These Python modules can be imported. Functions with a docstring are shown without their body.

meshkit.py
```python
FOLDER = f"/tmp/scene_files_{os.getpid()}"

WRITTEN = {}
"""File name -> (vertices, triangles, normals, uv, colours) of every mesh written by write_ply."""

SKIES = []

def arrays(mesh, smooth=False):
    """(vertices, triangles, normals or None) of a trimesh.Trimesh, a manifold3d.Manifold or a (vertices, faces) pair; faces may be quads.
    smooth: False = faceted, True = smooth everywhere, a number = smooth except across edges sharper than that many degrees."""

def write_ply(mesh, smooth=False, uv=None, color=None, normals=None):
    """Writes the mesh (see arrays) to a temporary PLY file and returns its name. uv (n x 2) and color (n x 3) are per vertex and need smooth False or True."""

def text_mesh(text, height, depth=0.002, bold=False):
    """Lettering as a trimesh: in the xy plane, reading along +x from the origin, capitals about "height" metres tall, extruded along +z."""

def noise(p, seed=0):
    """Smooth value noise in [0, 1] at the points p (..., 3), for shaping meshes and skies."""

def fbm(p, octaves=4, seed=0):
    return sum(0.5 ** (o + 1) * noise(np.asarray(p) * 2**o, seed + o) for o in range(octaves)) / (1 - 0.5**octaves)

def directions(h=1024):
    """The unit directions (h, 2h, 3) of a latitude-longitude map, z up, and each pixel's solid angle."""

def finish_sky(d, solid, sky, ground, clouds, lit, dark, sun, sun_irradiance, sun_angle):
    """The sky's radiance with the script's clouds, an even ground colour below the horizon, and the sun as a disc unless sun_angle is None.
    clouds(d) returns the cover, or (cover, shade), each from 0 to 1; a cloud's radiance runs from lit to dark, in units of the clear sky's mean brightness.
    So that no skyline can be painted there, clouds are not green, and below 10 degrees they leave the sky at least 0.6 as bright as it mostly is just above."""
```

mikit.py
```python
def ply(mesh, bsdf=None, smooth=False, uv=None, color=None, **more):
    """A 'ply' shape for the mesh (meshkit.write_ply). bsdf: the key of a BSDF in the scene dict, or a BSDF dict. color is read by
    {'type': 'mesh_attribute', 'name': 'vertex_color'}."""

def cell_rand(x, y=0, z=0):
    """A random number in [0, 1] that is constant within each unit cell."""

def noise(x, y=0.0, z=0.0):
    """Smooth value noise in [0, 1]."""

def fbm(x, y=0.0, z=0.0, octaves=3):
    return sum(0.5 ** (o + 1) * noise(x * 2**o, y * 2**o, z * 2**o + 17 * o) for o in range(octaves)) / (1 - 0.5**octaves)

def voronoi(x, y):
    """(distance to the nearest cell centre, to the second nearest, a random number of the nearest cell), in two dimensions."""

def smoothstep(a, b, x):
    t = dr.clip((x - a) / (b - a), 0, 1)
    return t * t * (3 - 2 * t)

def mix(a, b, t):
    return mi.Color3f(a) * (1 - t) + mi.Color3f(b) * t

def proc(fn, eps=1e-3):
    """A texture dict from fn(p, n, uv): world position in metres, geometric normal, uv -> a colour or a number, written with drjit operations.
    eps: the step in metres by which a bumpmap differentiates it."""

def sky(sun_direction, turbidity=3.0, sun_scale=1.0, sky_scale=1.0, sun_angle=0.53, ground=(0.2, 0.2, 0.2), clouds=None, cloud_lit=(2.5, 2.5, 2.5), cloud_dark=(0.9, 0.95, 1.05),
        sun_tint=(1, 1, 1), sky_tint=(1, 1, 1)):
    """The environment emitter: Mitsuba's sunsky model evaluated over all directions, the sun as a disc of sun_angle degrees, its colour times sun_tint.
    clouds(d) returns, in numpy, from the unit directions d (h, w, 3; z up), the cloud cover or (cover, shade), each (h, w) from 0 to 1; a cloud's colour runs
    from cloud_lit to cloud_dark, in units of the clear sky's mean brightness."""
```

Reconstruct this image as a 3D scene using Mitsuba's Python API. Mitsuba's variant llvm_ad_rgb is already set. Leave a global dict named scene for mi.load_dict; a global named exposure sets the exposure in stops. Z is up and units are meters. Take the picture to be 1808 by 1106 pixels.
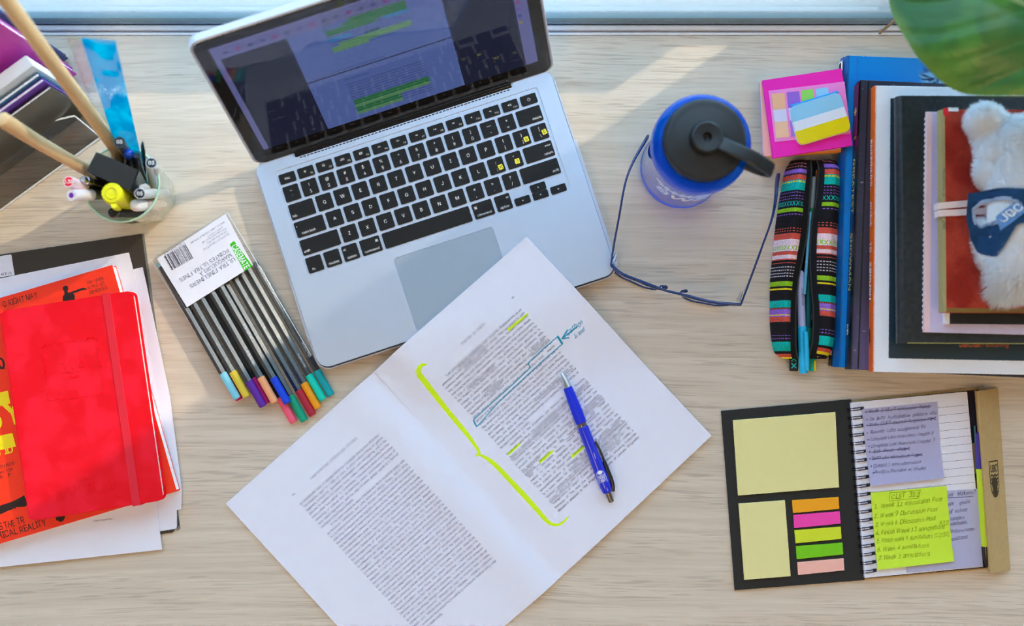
import math, random
import numpy as np
import trimesh
import mitsuba as mi
import drjit as dr
import mikit, meshkit
from mikit import proc, noise, fbm, smoothstep, mix, cell_rand
from shapely.geometry import Polygon, LineString, Point, box as sbox
from shapely import affinity
from shapely.ops import unary_union

# ------------------------------------------------------------------ camera, light, exposure
H, FPX = 1.33, 2300.0
TILT = math.atan((645 - 553) / FPX)
exposure = 1.0
T = mi.ScalarTransform4f
scene, labels = {}, {}
scene['camera'] = {'type': 'thinlens', 'fov': 2 * math.degrees(math.atan(904 / FPX)), 'fov_axis': 'x',
                   'aperture_radius': 0.0085, 'focus_distance': H - 0.008, 'near_clip': 0.01, 'far_clip': 100.0,
                   'to_world': T().look_at(origin=[0, 0, H], target=[0, math.sin(TILT), H - math.cos(TILT)], up=[0, math.cos(TILT), math.sin(TILT)])}
SUN = np.array([0.83, 0.56, 0.62])


def clouds(d):
    f = meshkit.fbm(d * np.array([2.2, 2.2, 4.0]) + 3.1, 4, seed=5)
    up = np.clip((d[..., 2] - 0.35) / 0.5, 0, 1)          # unseen veil of cloud, denser overhead to brighten the desk near the window
    return np.clip(0.18 + 0.7 * up + 1.8 * (f - 0.48), 0, 0.95), np.clip(2.0 * (f - 0.55), 0, 0.5)


scene['sky'] = mikit.sky(SUN.tolist(), turbidity=3.0, sun_scale=0.85, sky_scale=9.0, sun_angle=0.8, ground=(0.30, 0.30, 0.30),
                         clouds=clouds, cloud_lit=(1.25, 1.9, 2.4), cloud_dark=(0.75, 1.15, 1.45), sky_tint=(0.55, 0.9, 1.12), sun_tint=(0.92, 1.0, 1.1))
LAMP = (3.7, 2.2, 0.85)      # radiance of the unseen ceiling panels that warm the desk front

# ------------------------------------------------------------------ helpers
RNG = np.random.default_rng(7)


def ray(px, py):
    return np.array([0, math.sin(TILT), -math.cos(TILT)]) + (px - 904) / FPX * np.array([1.0, 0, 0]) + (553 - py) / FPX * np.array([0, math.cos(TILT), math.sin(TILT)])


def P(px, py, z=0.0):
    """the point at height z that a spot of the photograph shows"""
    d = ray(px, py)
    return np.array([0, 0, H]) + (z - H) / d[2] * d


def lin(*c):
    c = np.array(c[0] if len(c) == 1 else c, float) / 255.0
    return np.where(c <= 0.04045, c / 12.92, ((c + 0.055) / 1.055) ** 2.4)


def rgb(c):
    return {'type': 'rgb', 'value': [float(x) for x in c]}


def mat(key, c, rough=0.6, metallic=0.0, spec=0.4, coat=0.0, coat_gloss=0.9, sheen=0.0, k=1.0, tex=None, bump=None, bump_scale=1.0):
    b = {'type': 'principled', 'base_color': tex if tex is not None else rgb(np.clip(lin(c) * k, 0, 0.95)), 'roughness': float(rough),
         'metallic': float(metallic), 'specular': float(spec)}
    if coat: b['clearcoat'] = float(coat); b['clearcoat_gloss'] = float(coat_gloss)
    if sheen: b['sheen'] = float(sheen)
    if bump is not None: b = {'type': 'bumpmap', 'bump': bump, 'scale': float(bump_scale), 'bsdf': b}
    scene[key] = {'type': 'twosided', 'bsdf': b}
    return key


COUNT = {}


def number(key):
    if key not in COUNT and key not in scene and key not in labels:
        COUNT[key] = 0
        return key
    COUNT[key] = COUNT.get(key, 0) + 1
    return f'{key}_{COUNT[key]:03d}'


def add(key, mesh, m, smooth=False, label=None, cat=None, group=None, kind=None, **more):
    """one entry of the scene; a key that is taken gets a number"""
    key = number(key)
    scene[key] = mikit.ply(mesh, m, smooth=smooth, **more)
    tag(key, label, cat, group, kind)
    return key


def tag(key, label=None, cat=None, group=None, kind=None):
    d = {}
    if label: d['label'] = label
    if cat: d['category'] = cat
    if group: d['group'] = group
    if kind: d['kind'] = kind
    if d: labels[key] = d
    return key


def thing(name, label, cat, group=None):
    key = number(name)
    return tag(key, label, cat, group)


def cat_(*ms):
    ms = [m for m in ms if m is not None]
    vs, fs, n = [], [], 0
    for m in ms:
        v, f = (m.vertices, m.faces) if hasattr(m, 'vertices') else m
        vs.append(np.asarray(v, float)); fs.append(np.asarray(f, int) + n); n += len(v)
    return trimesh.Trimesh(np.vstack(vs), np.vstack(fs), process=False)


def xf(m, A):
    v, f = (m.vertices, m.faces) if hasattr(m, 'vertices') else m
    v = np.asarray(v, float) @ A[:3, :3].T + A[:3, 3]
    f = np.asarray(f, int)
    if np.linalg.det(A[:3, :3]) < 0: f = f[:, ::-1]
    return trimesh.Trimesh(v, f, process=False)


def mtx(o, x, y, z):
    A = np.eye(4); A[:3, 0], A[:3, 1], A[:3, 2], A[:3, 3] = x, y, z, o
    return A


def unit(v):
    v = np.asarray(v, float)
    return v / np.linalg.norm(v)


def flatframe(a, b, z=None):
    """frame lying flat: origin at point a, x axis towards point b"""
    a, b = np.array(a, float), np.array(b, float)
    x = b - a; x[2] = 0; x = unit(x)
    o = a.copy()
    if z is not None: o[2] = z
    return mtx(o, x, np.array([-x[1], x[0], 0]), np.array([0, 0, 1.0]))


def rrect(x0, y0, x1, y1, r=0.0, n=6):
    """rounded rectangle outline, counterclockwise"""
    r = min(r, (x1 - x0) / 2 - 1e-6, (y1 - y0) / 2 - 1e-6)
    if r <= 0: return np.array([[x0, y0], [x1, y0], [x1, y1], [x0, y1]], float)
    out = []
    for cx, cy, a0 in ((x1 - r, y0 + r, -90), (x1 - r, y1 - r, 0), (x0 + r, y1 - r, 90), (x0 + r, y0 + r, 180)):
        for k in range(n + 1):
            a = math.radians(a0 + 90 * k / n)
            out.append([cx + r * math.cos(a), cy + r * math.sin(a)])
    return np.array(out)


def inset(o, d):
    p, nx = np.roll(o, 1, 0), np.roll(o, -1, 0)
    e1, e2 = o - p, nx - o
    e1 /= np.linalg.norm(e1, axis=1, keepdims=True) + 1e-12; e2 /= np.linalg.norm(e2, axis=1, keepdims=True) + 1e-12
    n1, n2 = np.stack([-e1[:, 1], e1[:, 0]], 1), np.stack([-e2[:, 1], e2[:, 0]], 1)
    n = n1 + n2
    n /= np.maximum((n * n).sum(1, keepdims=True) / 2, 0.3)
    return o + n * d


def loft(rings, cap0=True, cap1=True, close=True):
    """rings (k, n, 3) joined by quads, ends closed with fans"""
    R = np.asarray(rings, float)
    k, n = R.shape[:2]
    v = R.reshape(-1, 3)
    f = []
    m = n if close else n - 1
    i = np.arange(m); j = (i + 1) % n
    for a in range(k - 1):
        f.append(np.stack([a * n + i, a * n + j, (a + 1) * n + j], 1)); f.append(np.stack([a * n + i, (a + 1) * n + j, (a + 1) * n + i], 1))
    vs = [v]; base = len(v)
    if cap0:
        vs.append(R[0].mean(0)[None]); f.append(np.stack([np.full(m, base), j, i], 1)); base += 1
    if cap1:
        vs.append(R[-1].mean(0)[None]); f.append(np.stack([np.full(m, base), (k - 1) * n + i, (k - 1) * n + j], 1)); base += 1
    return trimesh.Trimesh(np.vstack(vs), np.vstack(f), process=False)


def slab(outline, z0, z1, bevel=0.0):
    o = np.asarray(outline, float)
    b = min(bevel, (z1 - z0) / 2.01)
    lay = [(z0, b), (z0 + b, 0), (z1 - b, 0), (z1, b)] if b > 0 else [(z0, 0), (z1, 0)]
    rings = []
    for z, d in lay:
        q = inset(o, d) if d > 0 else o
        rings.append(np.column_stack([q, np.full(len(q), z)]))
    return loft(rings)


def box(x0, y0, z0, x1, y1, z1, bevel=0.0):
    return slab(rrect(x0, y0, x1, y1, 0), z0, z1, bevel)


def quadslab(corners_px, z0, z1, r=0.0, bevel=0.0, at=None):
    """a slab whose top outline shows at the four given spots (top left, top right, bottom right, bottom left)"""
    q = np.array([P(x, y, z1 if at is None else at)[:2] for x, y in corners_px])[::-1]
    if r > 0: q = np.array(Polygon(q).buffer(-r).buffer(r, quad_segs=5).exterior.coords)[:-1]
    if Polygon(q).exterior.is_ccw is False: q = q[::-1]
    return slab(q, z0, z1, bevel)


def tube(path, r, n=12, caps=True, flat=None, sq=1.0):
    p = np.asarray(path, float)
    r = np.broadcast_to(np.asarray(r, float), (len(p),))
    t = np.gradient(p, axis=0); t /= np.linalg.norm(t, axis=1, keepdims=True) + 1e-12
    u = np.cross(t[0], [0, 0, 1.0])
    if np.linalg.norm(u) < 1e-3: u = np.cross(t[0], [0, 1.0, 0])
    u = unit(u); rings = []
    a = np.arange(n) * 2 * math.pi / n
    fa, fb = (1, 1) if flat is None else flat
    ca, sa = np.sign(np.cos(a)) * np.abs(np.cos(a)) ** sq, np.sign(np.sin(a)) * np.abs(np.sin(a)) ** sq
    for k in range(len(p)):
        u = unit(u - t[k] * (u @ t[k])); w = np.cross(t[k], u)
        rings.append(p[k] + r[k] * (fa * ca[:, None] * u + fb * sa[:, None] * w))
    return loft(rings, caps, caps)


def spline(pts, n=40):
    from scipy.interpolate import CubicSpline
    p = np.asarray(pts, float)
    s = np.r_[0, np.cumsum(np.linalg.norm(np.diff(p, axis=0), axis=1))]
    return CubicSpline(s, p)(np.linspace(0, s[-1], n))


def lathe(profile, n=64, a0=0.0):
    """profile of (r, z) from one end to the other"""
    a = a0 + np.arange(n) * 2 * math.pi / n
    rings = [np.column_stack([r * np.cos(a), r * np.sin(a), np.full(n, z)]) for r, z in profile]
    return loft(rings, profile[0][0] > 1e-9, profile[-1][0] > 1e-9)


def rod(a, b, prof, n=16, phase=0.0):
    """lathe along the axis from a to b; prof of (fraction of length, radius)"""
    a, b = np.asarray(a, float), np.asarray(b, float)
    L = np.linalg.norm(b - a); w = (b - a) / L
    x = np.cross(w, [0, 0, 1.0]); x = unit(x) if np.linalg.norm(x) > 1e-4 else np.array([1.0, 0, 0])
    m = lathe([(r, f * L) for f, r in prof], n, phase)
    return xf(m, mtx(a, x, np.cross(w, x), w))


def flatpoly(pg, z=0.0):
    """a flat mesh of a shapely polygon, facing up"""
    out = []
    for g in getattr(pg, 'geoms', [pg]):
        if g.is_empty or g.area < 1e-14: continue
        v, f = trimesh.creation.triangulate_polygon(g, engine='earcut')
        if len(f) == 0: continue
        v3 = np.column_stack([v, np.full(len(v), z)])
        n = np.cross(v3[f[:, 1]] - v3[f[:, 0]], v3[f[:, 2]] - v3[f[:, 0]])[:, 2]
        f = np.where((n < 0)[:, None], f[:, ::-1], f)
        out.append((v3, f))
    return cat_(*out)


# ---- lettering: single characters from meshkit.text_mesh, laid out with their widths
ADV = dict(zip(' !"#$%&\'()*+,-./:;<=>?@[\\]^_`{|}~', [.371, .4, .629, .871, .871, 1.357, .886, .414, .543, .529, .886, .886, .371, .6, .371, .5, .371, .371, .9, .886, .9, .7, 1.329, .543, .5, .543, .643, .629, .443, .543, .443, .543, .886]))
ADV.update(zip('ABCDEFGHIJKLMNOPQRSTUVWXYZ', [.943, .886, 1, .986, .814, .8, 1.029, 1.014, .4, .786, .914, .771, 1.229, 1.029, 1.057, .871, 1.057, .871, .871, .9, 1.014, .943, 1.357, .943, .929, .871]))
ADV.update(zip('abcdefghijklmnopqrstuvwxyz', [.771, .829, .786, .843, .8, .5, .843, .8, .343, .343, .743, .371, 1.2, .8, .829, .829, .843, .514, .729, .443, .8, .771, 1.129, .757, .771, .757]))
ADV.update({'À': .943, 'Ё': .814, 'Ж': 1.314, 'Ъ': 1.129, 'Э': 1.0, '—': 1.2, '“': .6, '”': .6, '’': .357, '•': .6, '⌘': 1.371, '…': 1.1})
GLYPH = {}


def glyph(c, bold):
    if (c, bold) not in GLYPH:
        if c == ' ': GLYPH[c, bold] = None
        else:
            m = meshkit.text_mesh(c, 1.0, depth=1.0, bold=bold)
            f = m.faces[(m.vertices[m.faces][:, :, 2] > 0.5).all(1)]
            used, inv = np.unique(f, return_inverse=True)
            GLYPH[c, bold] = (m.vertices[used][:, :2], inv.reshape(-1, 3))
    return GLYPH[c, bold]


def width(s, h, sp=0.0):
    return sum(ADV.get(c, .886) + sp for c in s) * h


def text(s, h, x=0.0, y=0.0, z=0.0, bold=False, align='l', fit=None, sp=0.0, slant=0.0, jit=0.0, narrow=1.0):
    """flat lettering reading along +x; fit: the width that the line fills"""
    w = width(s, h, sp) * narrow
    gap = 0.0
    if fit is not None:
        ns = s.count(' ')
        extra = fit - w
        if ns and 0 <= extra < 0.25 * fit: gap = extra / ns
        else: narrow *= fit / w; w = fit
        w = fit
    cx = x - (w if align == 'r' else w / 2 if align == 'c' else 0)
    out = []
    for c in s:
        g = glyph(c, bold)
        if g is not None:
            v = g[0] * h
            v = np.column_stack([v[:, 0] * narrow + slant * v[:, 1], v[:, 1]])
            if jit:
                a = RNG.normal(0, jit); v = v @ np.array([[math.cos(a), math.sin(a)], [-math.sin(a), math.cos(a)]]) * (1 + RNG.normal(0, jit)) + [0, RNG.normal(0, jit * h * .5)]
            out.append((np.column_stack([v[:, 0] + cx, v[:, 1] + y, np.full(len(v), z)]), g[1]))
        cx += (ADV.get(c, .886) + sp) * h * narrow + (gap if c == ' ' else 0)
    return cat_(*out) if out else None


def stroke(pts, w, z=0.0, cap=True):
    return flatpoly(LineString(pts).buffer(w / 2, quad_segs=3, cap_style='round' if cap else 'flat'), z)


def local(A, px, py, z=None):
    """plane coordinates in the frame A of a spot of the photograph (the plane's height at its origin)"""
    p = P(px, py, A[2, 3] if z is None else z) - A[:3, 3]
    return np.array([p @ A[:3, 0], p @ A[:3, 1]])


# ------------------------------------------------------------------ materials
def desk_tex(p, n, uv):
    x, y = p.x, p.y
    yy = y + 0.004 * noise(x * 9, y * 14, 2.0) + 0.05 * x * (noise(x * 1.3, 7.0) - 0.5)
    g = fbm(x * 7, yy * 190, 0.0, 3)
    fine = noise(x * 40, yy * 900, 2.0)
    streak = smoothstep(0.60, 0.85, noise(x * 40 + 5 * noise(yy * 150, 1.0), yy * 950, 5.0)) * smoothstep(0.30, 0.65, noise(x * 8, yy * 60, 8.0))
    long_ = smoothstep(0.72, 0.9, noise(x * 10, yy * 430, 11.0))
    wave = fbm(x * 1.5, y * 9, 3.0, 2)
    base = mix((0.60, 0.51, 0.41), (0.71, 0.62, 0.515), smoothstep(0.25, 0.75, g * 0.55 + wave * 0.45))
    base = mix(base, (0.47, 0.39, 0.30), smoothstep(0.55, 0.95, fine) * 0.30 + long_ * 0.16)
    return mix(base, (0.30, 0.245, 0.19), streak * 0.36)


mat('m_desk', None, rough=0.42, spec=0.35, tex=proc(desk_tex))
mat('m_white', (238, 238, 240), 0.5)
mat('m_wall', (232, 228, 220), 0.9, spec=0.1)
mat('m_ceiling', (236, 234, 230), 0.9, spec=0.1)
mat('m_floor', (120, 104, 88), 0.6)
mat('m_alu', (208, 222, 244), 0.38, metallic=0.75, spec=0.5)
mat('m_frame_white', (240, 243, 250), 0.35)
mat('m_frame_grey', (122, 150, 160), 0.45)
mat('m_frame_blue', (140, 162, 182), 0.45)
mat('m_dark', (22, 24, 24), 0.5)
mat('m_black', (20, 20, 22), 0.45)
mat('m_black_gloss', (10, 10, 11), 0.08, spec=0.5)
mat('m_key', (18, 19, 21), 0.42, spec=0.35)
mat('m_legend', (235, 238, 242), 0.6)
mat('m_ink', (38, 40, 66), 0.8, spec=0.1)
mat('m_ink_grey', (92, 92, 128), 0.8, spec=0.1)
mat('m_pencil_ink', (78, 76, 110), 0.8, spec=0.1)
mat('m_olive_ink', (128, 150, 20), 0.8, spec=0.1)
mat('m_paper', (236, 236, 250), 0.8, spec=0.15, k=0.97)
mat('m_paper_edge', (225, 220, 215), 0.85, spec=0.1)
mat('m_steel', (205, 205, 210), 0.16, metallic=1.0)
mat('m_steel_dark', (120, 116, 112), 0.2, metallic=1.0)
mat('m_clear_rim', (215, 222, 226), 0.2, spec=0.6)
scene['m_glass'] = {'type': 'thindielectric', 'int_ior': 1.5}
scene['m_film'] = {'type': 'thindielectric', 'int_ior': 1.35, 'specular_transmittance': rgb((0.97, 0.975, 0.98))}


def col(key, c, rough=0.5, **kw):
    return mat('c_' + key, c, rough, **kw)


# ------------------------------------------------------------------ the setting: room, window, desk
YW = float(P(904, 62, 0)[1])        # rear edge of the desk
RX0, RX1, RY0, ZC, ZF = -2.2, 2.4, -2.6, 2.1, -0.74
ZW = 1.35                            # head of the window, out of view; set low to dim the desk front
YG = float(P(904, 27, .02)[1])        # plane of the glass


def setting():
    def st(name, mesh, m, smooth=False):
        return add(name, mesh, m, smooth, kind='structure')
    st('floor', box(RX0, RY0, ZF - .05, RX1, YG + .12, ZF), 'm_floor')
    st('ceiling', box(RX0, RY0, ZC, RX1, YG + .12, ZC + .06), 'm_ceiling')
    st('wall_left', box(RX0 - .08, RY0, ZF, RX0, YG + .12, ZC), 'm_wall')
    st('wall_right', box(RX1, RY0, ZF, RX1 + .08, YG + .12, ZC), 'm_wall')
    st('wall_back', box(RX0, RY0 - .08, ZF, RX1, RY0, ZC), 'm_wall')
    st('wall_front', box(RX0, YG - .01, ZF, RX1, YG + .12, -.075), 'm_wall')
    # window: sliding rails seen from above at the rear edge of the desk, jambs, head, panes
    w = number('window_1'); tag(w, kind='structure')

    def strip(name, ya, yb, z0, z1, m, label=None):
        a, b = float(P(904, ya, z1)[1]), float(P(904, yb, z1)[1])
        add(w + '__' + name, box(RX0, a, z0, RX1, b, z1, .0006), m, label=label)
    strip('rail', 62, 57, -.06, -.001, 'm_frame_white', 'narrow white rail along the desk edge')
    strip('channel', 58, 51, -.075, -.05, 'm_dark')
    strip('rail', 52, 44.3, -.06, .002, 'm_frame_white', 'white window rail')
    strip('channel', 45, 40, -.075, -.05, 'm_dark')
    strip('rail', 41, 33.2, -.06, .004, 'm_frame_blue', 'blue-grey window rail')
    strip('rail', 33, 20.5, -.06, .016, 'm_frame_grey', 'grey outer window rail')
    add('window_1__outer_sill', box(RX0, float(P(904, 21, -.02)[1]), -.07, RX1, YG + .32, -.02, .001), mat('m_sill', (226, 228, 226), .5), label='white outer sill in the daylight')
    for x, wd in ((RX0, .06), (-.92, .06), (1.30, .06), (RX1 - .06, .06)):
        add('window_1__jamb', box(x, YG - .02, -.012, x + wd, YG + .03, ZW), 'm_frame_white')
    # unseen panel outside, placed to keep the sun off the lower right
    st('wall_wing', box(2.40, YG + .13, 1.15, 2.55, YG + 1.385, 2.7), 'm_wall')
    st('wall_pier', box(.388, YG + .065, -.02, .546, YG + .085, 2.1), 'm_wall')  # unseen post outside, placed to cast the slanting shadow edge on the desk
    # unseen frosted screens outside the sill, placed to trim the sun patch; lower rightward
    scene['m_frosted'] = {'type': 'principledthin', 'base_color': rgb((.97, .98, .98)), 'roughness': .6, 'diff_trans': 1.7, 'spec_trans': 0.0}
    def screen(name, x0, x1, h):
        v = np.array([[x0, YG + .055, -.02], [x1, YG + .055, -.02], [x1, YG + .055, h], [x0, YG + .055, h]])
        st(name, (v, np.array([[0, 1, 2], [0, 2, 3]])), 'm_frosted')
    screen('window_2', RX0, .292, .145)
    screen('window_3', .292, RX1, .090)
    st('wall_front_upper', box(RX0, YG - .03, ZW, RX1, YG + .12, ZC), 'm_wall')  # out of view above the window, cuts the high daylight reaching the desk front
    add('window_1__head', box(RX0, YG - .02, ZW - .06, RX1, YG + .03, ZW), 'm_frame_white')
    for a, b in ((RX0 + .06, -.92), (-.86, 1.30), (1.36, RX1 - .06)):
        v = np.array([[a, YG, -.012], [b, YG, -.012], [b, YG, ZW - .06], [a, YG, ZW - .06]])
        add('window_1__pane', (v, np.array([[0, 1, 2], [0, 2, 3]])), 'm_glass')
    # desk
    d = thing('desk', 'pale oak desk with fine dark grain under all the study things', 'desk')
    add(d + '__desktop', box(-1.0, -.47, -.03, 1.0, YW - .0005, 0, .0008), 'm_desk')
    for x in (-.95, .91):
        for y in (-.42, YW - .07):
            add(d + '__leg', box(x, y, ZF, x + .04, y + .04, -.03), 'm_frame_white')
    # ceiling lamps out of view, placed to warm the desk front and its shadows
    for x in (-.75, .85):
        l = thing('ceiling_lamp', 'flat square ceiling lamp over the ' + ('left' if x < 0 else 'right') + ' half of the desk front', 'ceiling lamp', 'ceiling lamps')
        add(l + '__frame', box(x - .33, -1.25, ZC - .03, x + .33, -.59, ZC), 'm_white')
        v = np.array([[x - .3, -1.22, ZC - .031], [x + .3, -1.22, ZC - .031], [x + .3, -.62, ZC - .031], [x - .3, -.62, ZC - .031]])
        k = number(l + '__diffuser')
        scene[k] = mikit.ply((v, np.array([[0, 2, 1], [0, 3, 2]])), 'm_white')
        scene[k]['emitter'] = {'type': 'area', 'radiance': rgb(LAMP)}


setting()
# ------------------------------------------------------------------ the printed words of the article
BODY_R = '''I am proposing the cannibalistic logic of poetic displacement as an
alternative to the concept of “uncreative writing” that has begun to gain
currency among North American poets and scholars. Kenneth Goldsmith
has argued, along with Marjorie Perloff, Craig Dworkin, and Brian Reed,
that a key tendency in late twentieth- and early twenty-first-century poetry
is that of “information management.” This tendency is characterized by
the “rhetoric of the Internet search result,” which Dworkin glosses as “a
collage of unpredictably discontinuous and truncated quotations, with
certain words repeated and emphasized.” More than a period style,
argues Reed, it is a “period ethos” and he identifies as twenty-first-century
“appropriation poetries” those that redirect language (somewhat like an
Aikido master rechannels energy). Reed writes, “today’s poet … stands
amidst in a data storm, and she clings to the few language scraps she is
able to rescue as they blow by.” He likens this composition process to
the strumming of a harp in Herman Melville’s declaration in Battle-Pieces:
“I seem, in most of these verses, to have but placed a harp in a window,
and noted the contrasted airs which wayward winds have played upon
the strings.” This lovely comparison aims at an anti-subject version for
poetry, but ends up reifying the guiding consciousness of a person who
thought to place a harp (that consummate lyric symbol) in the window, or
to stand outside in a storm.
According to the arguments put forward by Perloff, Dworkin,
Goldsmith, and Reed, the recontextualization of language is a marker of
“taste” or aesthetic judgment and therefore a sign of art. Perloff writes,
“According to taste, it is important to remember that the original or appro-
priative text, however unoriginal its actual words, is always the
product of choice—and hence of individual taste and interpretation,
the appropriation of language becomes the mark of individuality and
authority. Goldsmith, to this “self-expression” and “other”
“this” in Uncreative Writing. Perloff argues, unoriginal poetry
makes no claim to originality—at least not in the usual sense—
this is not to say that genius isn’t in play, makes different forms.”
The rhetoric of Perloff and Goldsmith is fascinating. Viewing the
recontextualization of language as a mark of aesthetic judgment
is a hoary basis for authority. Attributing art of recontextualizing to
“genius” reinforces the fetish of authority as it reigns in late capitalist
society” and is a clear manifestation of a “metaphysics of origin.” By
“metaphysics of origin,” I refer to the systemic issue that creates a
theology of “the new, the creative,” in the West, following Françoise
Meltzer’s analysis in Hot Property and Claims of Literary Originality.'''.split('\n')
BODY_L = '''a cannibalistic logic of displacement as it engages discourses of power.”
“Cannibalistic logic” is a logic of copia. It seeks radical mixing (of genres,
registers, sociolects), abundant reformulation, and reimagining, and in the
process re-authors its “source” texts. Unlike contemporary poetry that has
been called “uncreative” or “conceptual,” this archive offers a provocative
rethinking of cultural and sociopolitical power, colonization’s legacy of
race-based oppression, and the ways in which global capital is a form of
institutionalized appropriation.
It may seem unusual to read contemporary North American poetry with
postcolonial, Caribbean, and Latin American literary theory, but in doing
so, my method enacts the same kind of poetic cannibalism that I am interested in
exploring. Dialogues across linguistic and regional boundaries are crucial for
the development of experimental poetics in the American hemisphere dur-
ing the twentieth century; and on the level of biography, some of the poets
I will discuss here grew up in the Caribbean or Mexico before living in the
United States or Canada. Ramazani, in his analysis of transnational poetics,
presses on “displacement” as crucial to the postcoloniality of metaphor and
the metaphoricity of postcoloniality: “Dislocations of meaning, defamil-
iarizing incongruities, linguistic hybridity, and consciousness of sameness
in difference are integral to both postcoloniality and the very structure of
metaphor.” Although Ramazani’s focus is on poetry from former British
Commonwealth countries, his assertion is also germane to the poetry of the
Americas. By pointing out that both metaphoricity and postcoloniality are
imagined “in terms of the movement, transference, or alienation of discourse
from one place to another, a movement that involves not only a one-way shift
but inevitably a bidirectional hybridization,” Ramazani offers an argument
for reciprocal literary relationality that strikingly recalls Cuban anthropolo-
gist Fernando Ortiz’s influential notion of sociocultural “transculturation.” In
1940, Ortiz adapted the anthropological concept of “acculturation”—which
implies the acquisition of one culture by another, from the initial uproot-
ing of a previous culture (deculturation) to the subsequent creation of new
cultural phenomena (neoculturation)—to formulate the more dialectical
“transculturation.” Angel Rama, who adapts Ortiz’s concept to apply it to
literature, stresses that “selection and inventiveness … must always be part
of the mix in any case of cultural plasticity.” A community “will necessar-
ily invent new energy through a combinatory system that matches the cultural
system’s own autonomy.” Although he does not mention Ortiz or Rama,
Reed’s own “bidirectional hybridization” intimates a similarly multidirec-
tional combinatorial process that is useful as a scholarly method and a way
of literary relationality.'''.split('\n')

# ------------------------------------------------------------------ laptop
LW, LD, LZ = .314, .219, .0205
_a, _b = P(568, 655, LZ), P(1086, 480, LZ)
_c = (_a + _b) / 2
_ex = unit(_b - _a)
_r = math.radians(-.6)
_ex = np.array([_ex[0] * math.cos(_r) - _ex[1] * math.sin(_r), _ex[0] * math.sin(_r) + _ex[1] * math.cos(_r), 0])
LO = _c - _ex * LW / 2; LO[2] = 0
LF = mtx(LO, _ex, np.array([-_ex[1], _ex[0], 0]), np.array([0, 0, 1.0]))


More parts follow.
